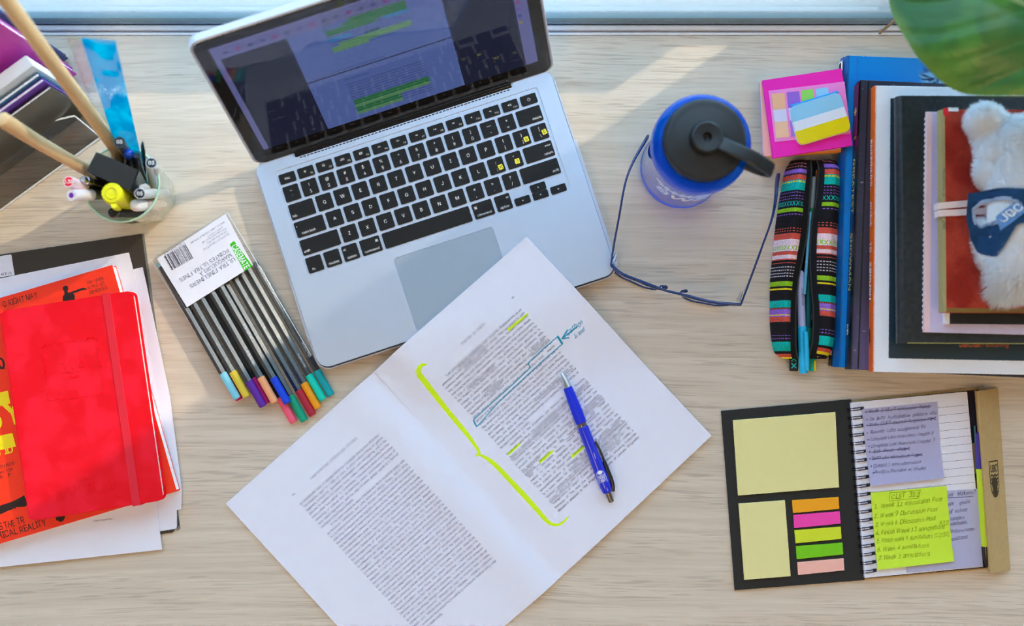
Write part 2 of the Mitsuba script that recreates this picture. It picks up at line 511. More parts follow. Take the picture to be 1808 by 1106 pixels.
def icon(kind):
    """small pictures on the function keys, about 3 mm"""
    s = .0011
    if kind == 'sun':
        return unary_union([Point(0, 0).buffer(.55 * s)] + [affinity.rotate(sbox(.85 * s, -.13 * s, 1.35 * s, .13 * s), k * 45, origin=(0, 0)) for k in range(8)])
    if kind == 'sunring':
        return unary_union([Point(0, 0).buffer(.8 * s).difference(Point(0, 0).buffer(.5 * s))] + [affinity.rotate(sbox(1.05 * s, -.13 * s, 1.6 * s, .13 * s), k * 45, origin=(0, 0)) for k in range(8)])
    if kind == 'panes':
        return unary_union([sbox(-1.9 * s, -1 * s, -.7 * s, .2 * s).difference(sbox(-1.65 * s, -.75 * s, -.95 * s, -.05 * s)), sbox(-.5 * s, -.9 * s, .5 * s, 1 * s).difference(sbox(-.25 * s, -.65 * s, .25 * s, .75 * s)), sbox(.7 * s, -1 * s, 1.9 * s, .6 * s).difference(sbox(.95 * s, -.75 * s, 1.65 * s, .35 * s))])
    if kind == 'dots':
        return unary_union([sbox(i * 1.15 * s - .42 * s, j * .8 * s - .28 * s, i * 1.15 * s + .42 * s, j * .8 * s + .28 * s) for i in (-1, 0, 1) for j in (-1, 0, 1)])
    if kind in ('dim', 'bright'):
        k = 1.0 if kind == 'dim' else 1.35
        half = Point(0, 0).buffer(.55 * s * k).intersection(sbox(-9, 0, 9, 9))
        return unary_union([half] + [affinity.translate(Point(0, 0).buffer(.17 * s), 1.25 * s * k * math.cos(a), 1.1 * s * k * math.sin(a)) for a in np.radians([0, 36, 72, 108, 144, 180])])
    tri = lambda x, d: Polygon([(x, -.7 * s), (x, .7 * s), (x + d * 1.1 * s, 0)])
    if kind == 'rew': return unary_union([tri(0, -1), tri(1.2 * s, -1)])
    if kind == 'fwd': return unary_union([tri(0, 1), tri(-1.2 * s, 1)])
    if kind == 'play': return unary_union([tri(-1.2 * s, 1), sbox(.2 * s, -.7 * s, .5 * s, .7 * s), sbox(.8 * s, -.7 * s, 1.1 * s, .7 * s)])
    sp = unary_union([sbox(-1.3 * s, -.35 * s, -.8 * s, .35 * s), Polygon([(-.9 * s, -.3 * s), (-.1 * s, -.95 * s), (-.1 * s, .95 * s), (-.9 * s, .3 * s)])])
    arcs = [Point(-.2 * s, 0).buffer(r * s).difference(Point(-.2 * s, 0).buffer((r - .25) * s)).intersection(Polygon([(0, 0), (3 * s, -2.4 * s), (3 * s, 2.4 * s)])) for r in (.9, 1.5, 2.1)]
    if kind == 'mute': return sp
    if kind == 'vol1': return unary_union([sp] + arcs[:1])
    if kind == 'vol3': return unary_union([sp] + arcs)
    if kind == 'power':
        return unary_union([Point(0, 0).buffer(1.5 * s).difference(Point(0, 0).buffer(1.15 * s)).difference(sbox(-.55 * s, .3 * s, .55 * s, 2 * s)), sbox(-.17 * s, .2 * s, .17 * s, 1.75 * s)])
    d = {'up': 90, 'down': -90, 'leftward': 180, 'rightward': 0}[kind]
    return affinity.rotate(Polygon([(-.6 * s, -.75 * s), (-.6 * s, .75 * s), (.75 * s, 0)]), d, origin=(0, 0))


def laptop():
    L = thing('laptop', 'open silver laptop with black keyboard and a document on screen', 'laptop')
    put = lambda n, m, mt, sm=False, A=LF, **k: add(L + '__' + n, xf(m, A), mt, sm, **k)
    # base with openings for keyboard and trackpad
    kx0, kx1, ky0, ky1 = .0175, .2965, .0935, .2045
    tx0, tx1, ty0, ty1 = .1045, .2095, .0065, .0835
    deck = Polygon(rrect(0, 0, LW, LD, .012)).difference(Polygon(rrect(kx0, ky0, kx1, ky1, .0025))).difference(Polygon(rrect(tx0, ty0, tx1, ty1, .003)))
    deck = deck.difference(sbox(.040, .2125, .274, .23))
    top = trimesh.creation.extrude_polygon(deck, .0012, engine='earcut'); top.apply_translation([0, 0, LZ - .0012])
    o = rrect(0, 0, LW, LD, .012, 8)
    ring = lambda d, z: np.column_stack([inset(o, d), np.full(len(o), z)])
    body = loft([ring(.004, .0055), ring(.0008, .0085), ring(.0002, .012), ring(0, LZ - .0012)])
    put('base', cat_(top, body), 'm_alu')
    put('trackpad', slab(rrect(tx0 + .0005, ty0 + .0005, tx1 - .0005, ty1 - .0005, .0026), LZ - .0011, LZ - .0001), col('trackpad', (168, 186, 204), .42, metallic=.55))
    put('front_notch', slab(rrect(.137, -.0004, .177, .0022, .001), LZ - .002, LZ + .0001), 'm_alu')
    # clear hard case under the base, with its lip and clips
    oo = rrect(-.0024, -.0026, LW + .0024, LD + .001, .0140, 8)
    sh = lambda d, z: np.column_stack([inset(oo, d), np.full(len(oo), z)])
    rim = loft([sh(.006, .0008), sh(.001, .003), sh(0, .008), sh(0, .0135), sh(.0012, .0135), sh(.0012, .009), sh(.0045, .0045)], True, False)
    put('hard_case', rim, col('case', (196, 200, 212), .3, spec=.5), 40, label='pale clear hard case clipped under the laptop')
    put('case_clip', slab(rrect(LW + .0004, .006, LW + .0042, .142, .0018), .010, .0165, .0006), 'c_case')
    put('case_clip', slab(rrect(-.0032, .03, -.0004, .096, .0012), .010, .0165, .0006), 'c_case')
    # keys
    u = .01905; gap = .003; x0 = kx0 + .0019
    yb = ky0 + .0016; pitch = .0189
    keyply = {}

    def key(x, y, w, h, items=(), sticker=None):
        k = number(L + '__key')
        m = slab(rrect(x, y, x + w, y + h, .0013, 3), LZ - .0011, LZ + .0006, .0003)
        scene[k] = mikit.ply(xf(m, LF), 'm_key')
        parts = []
        for it in items:
            t, fx, fy, hh, al = it
            if t[0] == '@' and len(t) > 1:
                parts.append(xf(flatpoly(icon(t[1:]), LZ + .00066), mtx([x + w * fx, y + h * fy, 0], [1, 0, 0], [0, 1, 0], [0, 0, 1])))
            else:
                xx = x + w * fx + (.0014 if al == 'l' else -.0014 if al == 'r' else 0)
                parts.append(text(t, hh, xx, y + h * fy, LZ + .00066, align=al))
        if parts: scene[number(k + '__legend')] = mikit.ply(xf(cat_(*parts), LF), 'm_legend')
        if sticker:
            ch, fx, fy = sticker
            cx, cy = x + w * fx, y + h * fy
            a = math.radians(RNG.uniform(-6, 10))
            A = LF @ mtx([cx, cy, 0], [math.cos(a), math.sin(a), 0], [-math.sin(a), math.cos(a), 0], [0, 0, 1])
            kk = number(k + '__sticker')
            scene[kk] = mikit.ply(xf(slab(rrect(-.0024, -.0026, .0024, .0026, 0), LZ + .0007, LZ + .0009), A), col('sticker', (238, 232, 60)) if 'c_sticker' not in scene else 'c_sticker')
            tag(kk, 'small yellow letter sticker')
            scene[number(k + '__sticker_letter')] = mikit.ply(xf(text(ch, .0032, 0, -.0016, LZ + .00096, align='c'), A), 'm_ink')
    S, B = .0024, .0034
    fn = [('esc', None)] + [(f'F{i + 1}', ic) for i, ic in enumerate(['sun', 'sunring', 'panes', 'dots', 'dim', 'bright', 'rew', 'play', 'fwd', 'mute', 'vol1', 'vol3'])] + [('power', 'power')]
    fw = 14.5 * u / 14
    for i, (nm, ic) in enumerate(fn):
        it = [(nm, .5, .36, .0026, 'c')] if nm == 'esc' else [('@power', .5, .5, 0, 'c')] if nm == 'power' else [('@' + ic, .45, .56, 0, 'c'), (nm, 1.0, .16, .0017, 'r')]
        key(x0 + i * fw, yb + 5 * pitch, fw - gap, .0102, it)
    r1 = '`1234567890-='; r1s = '~!@#$%^&*()_+'
    for i in range(13):
        key(x0 + i * u, yb + 4 * pitch, u - gap, pitch - gap, [(r1[i], .5, .15, .0033, 'c'), (r1s[i].replace('_', '—'), .5, .58, .0031, 'c')])
    key(x0 + 13 * u, yb + 4 * pitch, 1.5 * u - gap, pitch - gap, [('delete', 1.0, .16, S, 'r')])
    key(x0, yb + 3 * pitch, 1.5 * u - gap, pitch - gap, [('tab', 0, .16, S, 'l')])
    st = {']': ('Ъ', .74, .33), '\\': ('Ё', .78, .42), ';': ('Ж', .74, .33), "'": ('Э', .66, .36)}
    for i, c in enumerate('QWERTYUIOP[]\\'):
        it = [(c, .5, .39, B, 'c')] if c.isalpha() else [({'[': '{', ']': '}', '\\': '|'}[c], .5, .58, .0031, 'c'), (c, .5, .15, .0031, 'c')]
        key(x0 + (1.5 + i) * u, yb + 3 * pitch, u - gap, pitch - gap, it, st.get(c))
    key(x0, yb + 2 * pitch, 1.75 * u - gap, pitch - gap, [('caps lock', .12, .16, S, 'l'), ('•', 0, .66, .0022, 'l')])
    for i, c in enumerate("ASDFGHJKL;'"):
        it = [(c, .5, .39, B, 'c')] if c.isalpha() else [({';': ':', "'": '"'}[c], .5, .58, .0031, 'c'), (c, .5, .17, .0031, 'c')]
        key(x0 + (1.75 + i) * u, yb + 2 * pitch, u - gap, pitch - gap, it, st.get(c))
    key(x0 + 12.75 * u, yb + 2 * pitch, 1.75 * u - gap, pitch - gap, [('return', 1.0, .16, S, 'r'), ('enter', 1.0, .68, .0019, 'r')])
    key(x0, yb + pitch, 2.25 * u - gap, pitch - gap, [('shift', 0, .16, S, 'l')])
    for i, c in enumerate('ZXCVBNM,./'):
        it = [(c, .5, .39, B, 'c')] if c.isalpha() else [({',': '<', '.': '>', '/': '?'}[c], .5, .58, .0031, 'c'), (c, .5, .17, .0031, 'c')]
        key(x0 + (2.25 + i) * u, yb + pitch, u - gap, pitch - gap, it)
    key(x0 + 12.25 * u, yb + pitch, 2.25 * u - gap, pitch - gap, [('shift', 1.0, .16, S, 'r')])
    xx = x0
    for w, it in ((1, [('fn', .18, .14, S, 'l')]), (1, [('control', .5, .14, S, 'c')]), (1, [('option', .5, .14, S, 'c'), ('alt', 0, .7, .0019, 'l')]), (1.25, [('command', .5, .14, S, 'c'), ('⌘', 1.0, .62, .0028, 'r')]), (5, []),
                  (1.25, [('command', .5, .14, S, 'c'), ('⌘', 0, .62, .0028, 'l')]), (1, [('option', .5, .14, S, 'c'), ('alt', 1.0, .7, .0019, 'r')])):
        key(xx, yb, w * u - gap, pitch - gap, it); xx += w * u
    hh = (pitch - gap) / 2 - .0002
    key(xx, yb, u - gap, hh, [('@leftward', .5, .5, 0, 'c')])
    key(xx + u, yb, u - gap, hh, [('@down', .5, .5, 0, 'c')]); key(xx + u, yb + hh + .0004, u - gap, hh, [('@up', .5, .5, 0, 'c')])
    key(xx + 2 * u, yb, u - gap, hh, [('@rightward', .5, .5, 0, 'c')])
    # hinge
    hb = tube([[.042, .2165, LZ - .003], [.272, .2165, LZ - .003]], .0058, 20, flat=(1, .9))
    put('hinge', hb, 'm_black_gloss', 40, label='long black hinge')
    sl = cat_(*[box(.046 + i * .0038, .2098, LZ + .0001, .0486 + i * .0038, .2108, LZ + .0004) for i in range(59)])
    put('vent_slots', sl, 'm_dark', kind='stuff')
    # lid, leaning back
    phi = math.radians(66.0)
    v = np.array(LF[:3, 1]) * math.cos(phi) + np.array([0, 0, math.sin(phi)])
    uu = LF[:3, 0]; w = np.cross(uu, v)
    org = LO + LF[:3, 1] * .2185 + np.array([0, 0, .0245]) + uu * .003
    A = mtx(org, uu, v, w)
    HL = .1965

    def uvp(px, py):
        d = ray(px, py); o = np.array([0, 0, H])
        s = ((org - o) @ w) / (d @ w)
        p = o + s * d - org
        return [p @ uu, p @ v]
    put('lid', slab(rrect(0, -.0045, LW, HL - .001, .011, 8), -.0062, 0, .0012), 'm_alu', A=A)
    put('lid_case', cat_(xf(loft([np.column_stack([inset(rrect(-.0018, -.0055, LW + .0018, HL + .0012, .0125, 8), d), np.full(36, z)]) for d, z in ((.004, -.0085), (.0006, -.0078), (0, -.006), (0, .0003), (.0006, .0008), (.0018, .0006), (.0020, -.001))], True, False), np.eye(4))), 'c_case', 40, A=A, label='pale clear hard case around the lid')
    put('bezel', slab(rrect(.0012, -.0040, LW - .0012, HL - .002, .0105, 8), .00002, .0006, .0002), mat('m_bezel', (20, 17, 15), .7, spec=.05), A=A)
    # lit screen: one mesh, a colour per vertex
    sx0, sx1, sy0, sy1 = .0134, LW - .0134, .0172, HL - .0142
    items = []

    def cell(q, c, z):
        q = np.asarray(q, float)
        items.append((flatpoly(Polygon(q).intersection(sbox(sx0, sy0, sx1, sy1)), z), c))
    cell([(sx0, sy0), (sx1, sy0), (sx1, sy1), (sx0, sy1)], (100, 104, 158), .00070)
    tl, tr, br_, bl = uvp(388, 104), uvp(507, 67), uvp(576, 222), uvp(474, 258)
    dark, page = (26, 32, 58), (84, 104, 168)
    xl0, xl1 = sx0 + .0055, (tr[0] + br_[0]) / 2
    xr0, xr1 = (uvp(780, 0)[0] + uvp(818, 142)[0]) / 2, (uvp(905, 0)[0] + uvp(928, 105)[0]) / 2
    ytop = (tl[1] + tr[1]) / 2
    cell([(xl0, sy0), (xl1, sy0), (xl1, ytop), (xl0, ytop)], dark, .00072)
    cell([(xr0, sy0), (xr1, sy0), (xr1, ytop + .004), (xr0, ytop + .004)], dark, .00072)
    cell([(xl1, sy0), (xr0, sy0), (xr0, ytop), (xl1, ytop)], page, .00072)
    ydiv = (uvp(546, 147)[1] + uvp(797, 63)[1]) / 2
    cell([(xl1, ydiv - .0008), (xr0, ydiv - .0008), (xr0, ydiv + .0008), (xl1, ydiv + .0008)], (24, 30, 60), .00074)
    cell([(sx0, ytop + .0165), (sx1, ytop + .0165), (sx1, ytop + .0172), (sx0, ytop + .0172)], (140, 140, 190), .00074)
    tx0_, tx1_ = xl1 + .034, xr0 - .032
    rows, y = [], None
    green, lime, cyan, teal = (46, 118, 66), (98, 150, 96), (36, 132, 190), (24, 84, 110)
    lh = .0040
    ink = (30, 36, 78)
    src = BODY_L
    up0 = (uvp(462 + 100, 56)[1])
    y1 = uvp(571, 100)[1]
    # lines above the divider, marked green, blue and dark teal
    marks = [(green, .30, 1.0, 9), (green, .22, 1.0, 8), (green, 0, 1.0, 7), (green, 0, .62, 6), (cyan, .72, 1.0, 6), (None, 0, 1, 5), (cyan, 0, .28, 4), (teal, .44, .62, 3), (lime, .10, 1.0, 2), (lime, 0, 1.0, 1), (lime, 0, .45, 0)]
    for c, a, b, r in marks:
        yy = y1 + .002 + r * lh
        if c is not None:
            cell([(tx0_ + (tx1_ - tx0_) * a, yy - .0009), (tx0_ + (tx1_ - tx0_) * b, yy - .0009), (tx0_ + (tx1_ - tx0_) * b, yy + lh - .0010), (tx0_ + (tx1_ - tx0_) * a, yy + lh - .0010)], c, .00075)
    for r in range(0, 14):
        m = text(src[r + 8], .0021, tx0_, y1 + .002 + r * lh, .00078, fit=tx1_ - tx0_)
        items.append((m, ink))
    items.append((text(src[2], .0021, xl1 + .006, ydiv + .003, .00078, fit=.07), ink))
    y2 = ydiv - .021
    items.append((text('NO. Cannibal logic', .0020, tx0_, y2 + 2 * lh, .00078), ink))
    for r in range(7):
        items.append((text(src[r + 22], .0021, tx0_, y2 - r * lh, .00078, fit=tx1_ - tx0_), ink))
    for r in range(7, 13):
        yy = y2 - r * lh
        if yy < sy0 + .001: break
        cell([(tx0_, yy - .0009), (tx1_ if r < 10 else tx0_ + .6 * (tx1_ - tx0_), yy - .0009), (tx1_ if r < 10 else tx0_ + .6 * (tx1_ - tx0_), yy + lh - .001), (tx0_, yy + lh - .001)], green if r % 3 else lime, .00075)
        items.append((text(src[r + 22], .0021, tx0_, yy, .00078, fit=tx1_ - tx0_), ink))
    for i in range(22):      # tool buttons
        xx = sx0 + .010 + i * .0115
        cell(rrect(xx, ytop + .005, xx + .005, ytop + .0095, .001, 2), [(70, 70, 130), (120, 60, 130), (60, 70, 110)][i % 3], .00075)
    for i in range(9):
        cc = [(150, 60, 120), (110, 70, 170), (60, 60, 150), (150, 130, 60), (40, 40, 70)][i % 5]
        cell(rrect(sx1 - .0115, sy1 - .02 - i * .010, sx1 - .0075, sy1 - .0165 - i * .010, .001, 2), cc, .00075)
    allm = cat_(*[m for m, c in items])
    colr = np.vstack([np.tile(lin(c) * .36, (len(m.vertices), 1)) for m, c in items])
    k = add(L + '__screen', xf(allm, A), 'm_bezel', color=colr, label='lit screen with a document marked in green')
    scene[k]['emitter'] = {'type': 'area', 'radiance': {'type': 'mesh_attribute', 'name': 'vertex_color'}}
    SCREEN.append(k)
    og = rrect(.0016, -.0034, LW - .0016, HL - .0025, .010, 8)
    put('cover_glass', flatpoly(Polygon(og), .0010), 'm_film', A=A)


SCREEN = []
laptop()

# ------------------------------------------------------------------ printed article (open booklet)
def booklet():
    B = thing('printed_article', 'open stapled article printed on white paper, leaning on the laptop', 'booklet')
    # corners of the two pages on the desk plane (x, y): spine top / bottom, right page, left page
    ST, SB = P(661, 656, .006)[:2], P(991, 1019, .004)[:2]
    RT, RB = P(930, 418, .0225)[:2], P(1257, 770, .006)[:2]
    LT, LB = P(398, 890, .003)[:2], P(728, 1251, .003)[:2]
    fe = LF[:3, 1][:2]; fo = LO[:2]

    def height(xy, u):
        """u: 0 at the spine, 1 at the outer edge; rises over the laptop's front edge, dips at the spine"""
        d = (xy - fo) @ fe
        on = smooth(-.105, .006, d) * .0186
        gut = .0035 * np.exp(-(u / .10) ** 2) * -1 + .0035
        return .0024 + on * smooth(0.0, .18, u) + on * .25 * (1 - smooth(0, .18, u)) + gut * (1 - .5 * smooth(.3, 1, u))

    def smooth(a, b, x):
        t = np.clip((x - a) / (b - a), 0, 1); return t * t * (3 - 2 * t)

    def surf_r(u, v):
        u, v = np.asarray(u, float), np.asarray(v, float)
        xy = (1 - u)[:, None] * ((1 - v)[:, None] * ST + v[:, None] * SB) + u[:, None] * ((1 - v)[:, None] * RT + v[:, None] * RB)
        return np.column_stack([xy, height(xy, u)])

    def surf_l(u, v):
        u, v = np.asarray(u, float), np.asarray(v, float)
        xy = (1 - u)[:, None] * ((1 - v)[:, None] * ST + v[:, None] * SB) + u[:, None] * ((1 - v)[:, None] * LT + v[:, None] * LB)
        z = .0016 + .0050 * np.exp(-((u - .13) / .12) ** 2) * smooth(0, .06, u) + .0008 * np.exp(-((u - 1) / .1) ** 2) + height(xy, u * 0) * (1 - smooth(0, .05, u)) * .4
        return np.column_stack([xy, z])

    def sheet(surf, t, flip, shift=0.0, nu=48, nv=56):
        U, V = np.meshgrid(np.linspace(0, 1 + shift, nu), np.linspace(0, 1, nv), indexing='ij')
        top = surf(U.ravel(), V.ravel()); bot = top - [0, 0, t]
        i = np.arange(nu * nv).reshape(nu, nv)
        q = np.stack([i[:-1, :-1], i[1:, :-1], i[1:, 1:], i[:-1, 1:]], -1).reshape(-1, 4)
        if not flip: q = q[:, ::-1]
        n = nu * nv
        ed = np.concatenate([i[:, 0], i[-1, 1:], i[-2::-1, -1], i[0, -2:0:-1]])
        e2 = np.roll(ed, -1)
        side = np.stack([ed, e2, e2 + n, ed + n], 1)
        if not flip: side = side[:, ::-1]
        f4 = np.vstack([q, q[:, ::-1] + n, side[:, ::-1]])
        f = np.vstack([f4[:, [0, 1, 2]], f4[:, [0, 2, 3]]])
        return trimesh.Trimesh(np.vstack([top, bot]), f, process=False)
    add(B + '__page', sheet(surf_r, .0011, True), 'm_paper', 35)
    add(B + '__page', sheet(surf_l, .0007, False), 'm_paper', 35)
    # flat page coordinates in metres: x along the lines of print, y up the page
    pw, ph = np.linalg.norm(RT - ST), np.linalg.norm(SB - ST)

    def drape(m, right, lift=.00025):
        v = m.vertices
        if right: p = surf_r(v[:, 0] / pw, -v[:, 1] / ph)
        else: p = surf_l(1 - v[:, 0] / pw, -v[:, 1] / ph)
        p[:, 2] += lift + v[:, 2]
        return trimesh.Trimesh(p, m.faces, process=False)

    def page_xy(px, py, right):
        """page coordinates of a spot of the photograph"""
        z = .006
        for _ in range(4):
            p = P(px, py, z)[:2]
            e = (RT if right else LT) - ST; f = SB - ST
            uv = np.linalg.solve(np.column_stack([e, f]), p - ST)
            uv = np.clip(uv, -.2, 1.2)
            z = (surf_r if right else surf_l)(uv[:1], uv[1:])[0, 2]
        return np.array([uv[0] * pw if right else (1 - uv[0]) * pw, -uv[1] * ph])
    # right page
    a, b = page_xy(781, 682, True), page_xy(925, 553, True)
    c = page_xy(987, 905, True)
    x0 = (a[0] + c[0]) / 2; W = np.linalg.norm(b - a) * 1.0
    y0 = a[1] - .0008; step = (a[1] - c[1]) / 38
    cap = step * .50
    ms = []
    for i, s in enumerate(BODY_R):
        y = y0 + step - i * step
        ind = .009 if i in (0, 21) else 0
        full = i != 20
        ms.append(text(s, cap, x0 + ind, y, fit=(W - ind) if full else None))
    h = page_xy(815, 609, True)
    ms.append(text('POETRY IS THEFT', cap * .92, h[0], h[1] - .001, sp=.22))
    h = page_xy(905, 530, True)
    ms.append(text('95', cap * .8, h[0], h[1]))
    add(B + '__print', drape(cat_(*ms), True), 'm_ink', label='black lines of print on the marked page')
    # left page
    a, c = page_xy(537, 900, False), page_xy(664, 1040, False)
    e = page_xy(678, 772, False)
    x0 = a[0]; y0 = a[1]; step = (a[1] - c[1]) / 19.0
    x0 = a[0]
    Wl = page_xy(673, 768, False)[0] - page_xy(531, 893, False)[0]
    stepl = (page_xy(531, 893, False)[1] - page_xy(736, 1106, False)[1]) / 37.0
    ms = []
    for i, s in enumerate(BODY_L):
        ind = .009 if i == 8 else 0
        ms.append(text(s, stepl * .50, page_xy(531, 893, False)[0] + ind, page_xy(531, 893, False)[1] - i * stepl, fit=(Wl - ind) if i not in (7, 39) else None))
    h = page_xy(549, 848, False)
    ms.append(text('COMPARATIVE LITERATURE STUDIES', stepl * .46, h[0], h[1], sp=.2))
    h = page_xy(517, 877, False)
    ms.append(text('94', stepl * .42, h[0], h[1]))
    add(B + '__print', drape(cat_(*ms), False), 'm_ink_grey', label='grey lines of print on the unmarked page')

    # marker and pen strokes
    def ribbon(pts, ws, n=60):
        q = spline([page_xy(x, y, True) for x, y in pts], n)
        w = np.interp(np.linspace(0, 1, n), np.linspace(0, 1, len(ws)), ws) / 1950.
        t = np.gradient(q, axis=0); t /= np.linalg.norm(t, axis=1, keepdims=True)
        nn = np.column_stack([-t[:, 1], t[:, 0]])
        v = np.vstack([q + nn * w[:, None] / 2, q - nn * w[:, None] / 2]); i = np.arange(n - 1)
        f = np.vstack([np.stack([i, i + n, i + 1], 1), np.stack([i + 1, i + n, i + n + 1], 1)])
        return trimesh.Trimesh(np.column_stack([v, np.zeros(len(v))]), f, process=False)
    hl = [ribbon([(753, 645), (744, 646), (739, 655), (742, 664)], [4, 7, 9, 10], 20),
          ribbon([(739, 661), (765, 694), (800, 738), (828, 772), (842, 792), (846, 802), (841, 805)], [11, 11, 10, 9, 9, 7, 5]),
          ribbon([(843, 803), (862, 812), (890, 838), (918, 868), (940, 892), (958, 913), (972, 926), (984, 929), (995, 924), (1004, 915)], [3, 8, 9, 9, 10, 10, 9, 8, 5, 3])]
    for (xa, ya), (xb, yb), w in (((897, 585), (933, 556), 5), ((897, 804), (919, 785), 5), ((953, 819), (977, 799), 6), ((1010, 811), (1033, 792), 6)):
        hl.append(ribbon([(xa, ya), ((xa + xb) / 2, (ya + yb) / 2), (xb, yb)], [w, w, w * .8], 8))
    mat('c_neon', (214, 250, 20), .7, k=1.0)
    add(B + '__marker_bracket', drape(cat_(*hl[:3]), True, .00014), 'c_neon', label='neon yellow highlighter bracket', kind='stuff')
    for h_ in hl[3:]:
        add(B + '__marker_dash', drape(h_, True, .00014), 'c_neon', label='neon yellow highlighter dash')
    # blue-green pen: outline around the marked sentence, arrow and note
    st = lambda pts, w=1.7: [ribbon([pts[i], ((pts[i][0] + pts[i + 1][0]) / 2, (pts[i][1] + pts[i + 1][1]) / 2), pts[i + 1]], [w, w], 6) for i in range(len(pts) - 1)]
    tl = st([(985, 597), (994, 611)], 4) + st([(994, 611), (958, 641), (918, 678), (880, 713), (842, 755)]) + st([(842, 755), (836, 743)], 2.6) + st([(836, 743), (868, 714), (905, 682), (937, 652), (933, 644), (960, 619), (985, 598)])
    tl += st([(1021, 580), (994, 601)], 2.4) + st([(1003, 586), (993, 602), (1006, 600)], 2.4)
    add(B + '__pen_marks', drape(cat_(*tl), True, .0003), col('teal_ink', (24, 142, 178), .7), label='blue-green outline and arrow drawn with a pen')
    nt = cat_(text('Carbon', .0056, 0, .0064, slant=.3, jit=.12, narrow=.8), text('lower', .0050, .004, -.0010, slant=.3, jit=.12, narrow=.8))
    o, d = page_xy(1010, 606, True), page_xy(1050, 572, True)
    d = unit(d - o)
    v = nt.vertices.copy(); nt.vertices = np.column_stack([o[0] + v[:, 0] * d[0] - v[:, 1] * d[1], o[1] + v[:, 0] * d[1] + v[:, 1] * d[0], v[:, 2]])
    add(B + '__pen_note', drape(nt, True, .0003), 'c_teal_ink')
    ul = []
    for i, fa, fb in ((0, .22, .52), (1, .26, .52), (5, .14, .47), (8, .80, .98), (9, .78, 1), (17, .52, .98), (22, .3, 1), (23, .0, .6), (26, .6, 1), (27, 0, 1), (28, 0, .85), (33, .4, .98), (34, .35, 1), (35, .1, .9), (36, 0, .85)):
        s = (page_xy(781, 682, True)[1] - page_xy(987, 905, True)[1]) / 38
        xx = (page_xy(781, 682, True)[0] + page_xy(987, 905, True)[0]) / 2
        y = page_xy(781, 682, True)[1] - .0008 + s - i * s - .0011
        ul.append(stroke([(xx + W * fa, y), (xx + W * fb, y + RNG.normal(0, .0002))], .00045))
    el = Point(0, 0).buffer(1); s = (page_xy(781, 682, True)[1] - page_xy(987, 905, True)[1]) / 38
    yy = page_xy(781, 682, True)[1] - .0008 + s - 9 * s + .001; xx = (page_xy(781, 682, True)[0] + page_xy(987, 905, True)[0]) / 2
    ring_ = affinity.translate(affinity.scale(el, .0125, .0026), xx + .036, yy)
    ul.append(flatpoly(ring_.difference(affinity.translate(affinity.scale(el, .0121, .0022), xx + .036, yy))))
    add(B + '__underlines', drape(cat_(*ul), True, .0003), 'm_ink', label='thin pen underlines')
    return surf_r, page_xy, pw, ph


SURF_R, PAGE_XY, PW, PH = booklet()


# ------------------------------------------------------------------ blue ballpoint pen lying on the article
def crest(s=1.0, letters='UBC'):
    """a university crest: letters over waves over a sun in a shield, about s metres high, as a list of flat meshes"""
    sh = Polygon([(-.36, .5), (.36, .5), (.36, -.05)] + [(.36 * math.cos(a), -.05 - .45 * math.sin(a) ** 1.0 * 1.0) for a in np.linspace(0.05, math.pi - .05, 14)] + [(-.36, -.05)])
    line = sh.difference(sh.buffer(-.035))
    out = [line]
    for y in (.10, .0, -.10):
        pts = [(x, y + .025 * math.sin(x * 26)) for x in np.linspace(-.27, .27, 24)]
        out.append(LineString(pts).buffer(.022))
    for k in range(9):
        a = math.radians(18 + 18 * k)
        out.append(Polygon([(-.0 + .08 * math.cos(a + 1.2), -.40 + .08 * math.sin(a + 1.2)), (.08 * math.cos(a - 1.2), -.40 + .08 * math.sin(a - 1.2)), (.25 * math.cos(a), -.40 + .24 * math.sin(a))]))
    out.append(Point(0, -.38).buffer(.1).intersection(sh))
    m = flatpoly(unary_union([g.intersection(sh) for g in out]))
    t = text(letters, .20, 0, .19, align='c', bold=True, fit=.56)
    m = cat_(m, t); m.vertices *= s
    return m


def wrap_on(m, a, b, r, A_up, along, lift=.0001, flip=False):
    """lays the flat mesh m on a rod from a to b: its x runs along the rod, y around it; A_up is the direction that faces out at y = 0"""
    a, b = np.asarray(a, float), np.asarray(b, float)
    w = unit(b - a); up = unit(np.asarray(A_up) - w * (np.asarray(A_up) @ w)); s = np.cross(up, w) * (-1 if flip else 1)
    v = m.vertices; th = v[:, 1] / r
    rr = r + lift + v[:, 2]
    p = a + (along + v[:, 0])[:, None] * w + rr[:, None] * (np.cos(th)[:, None] * up + np.sin(th)[:, None] * s)
    f = m.faces
    mm = trimesh.Trimesh(p, f, process=False)
    c = mm.triangles_center.mean(0); n = mm.face_normals.mean(0)
    if n @ up < 0: mm.faces = f[:, ::-1]
    return mm


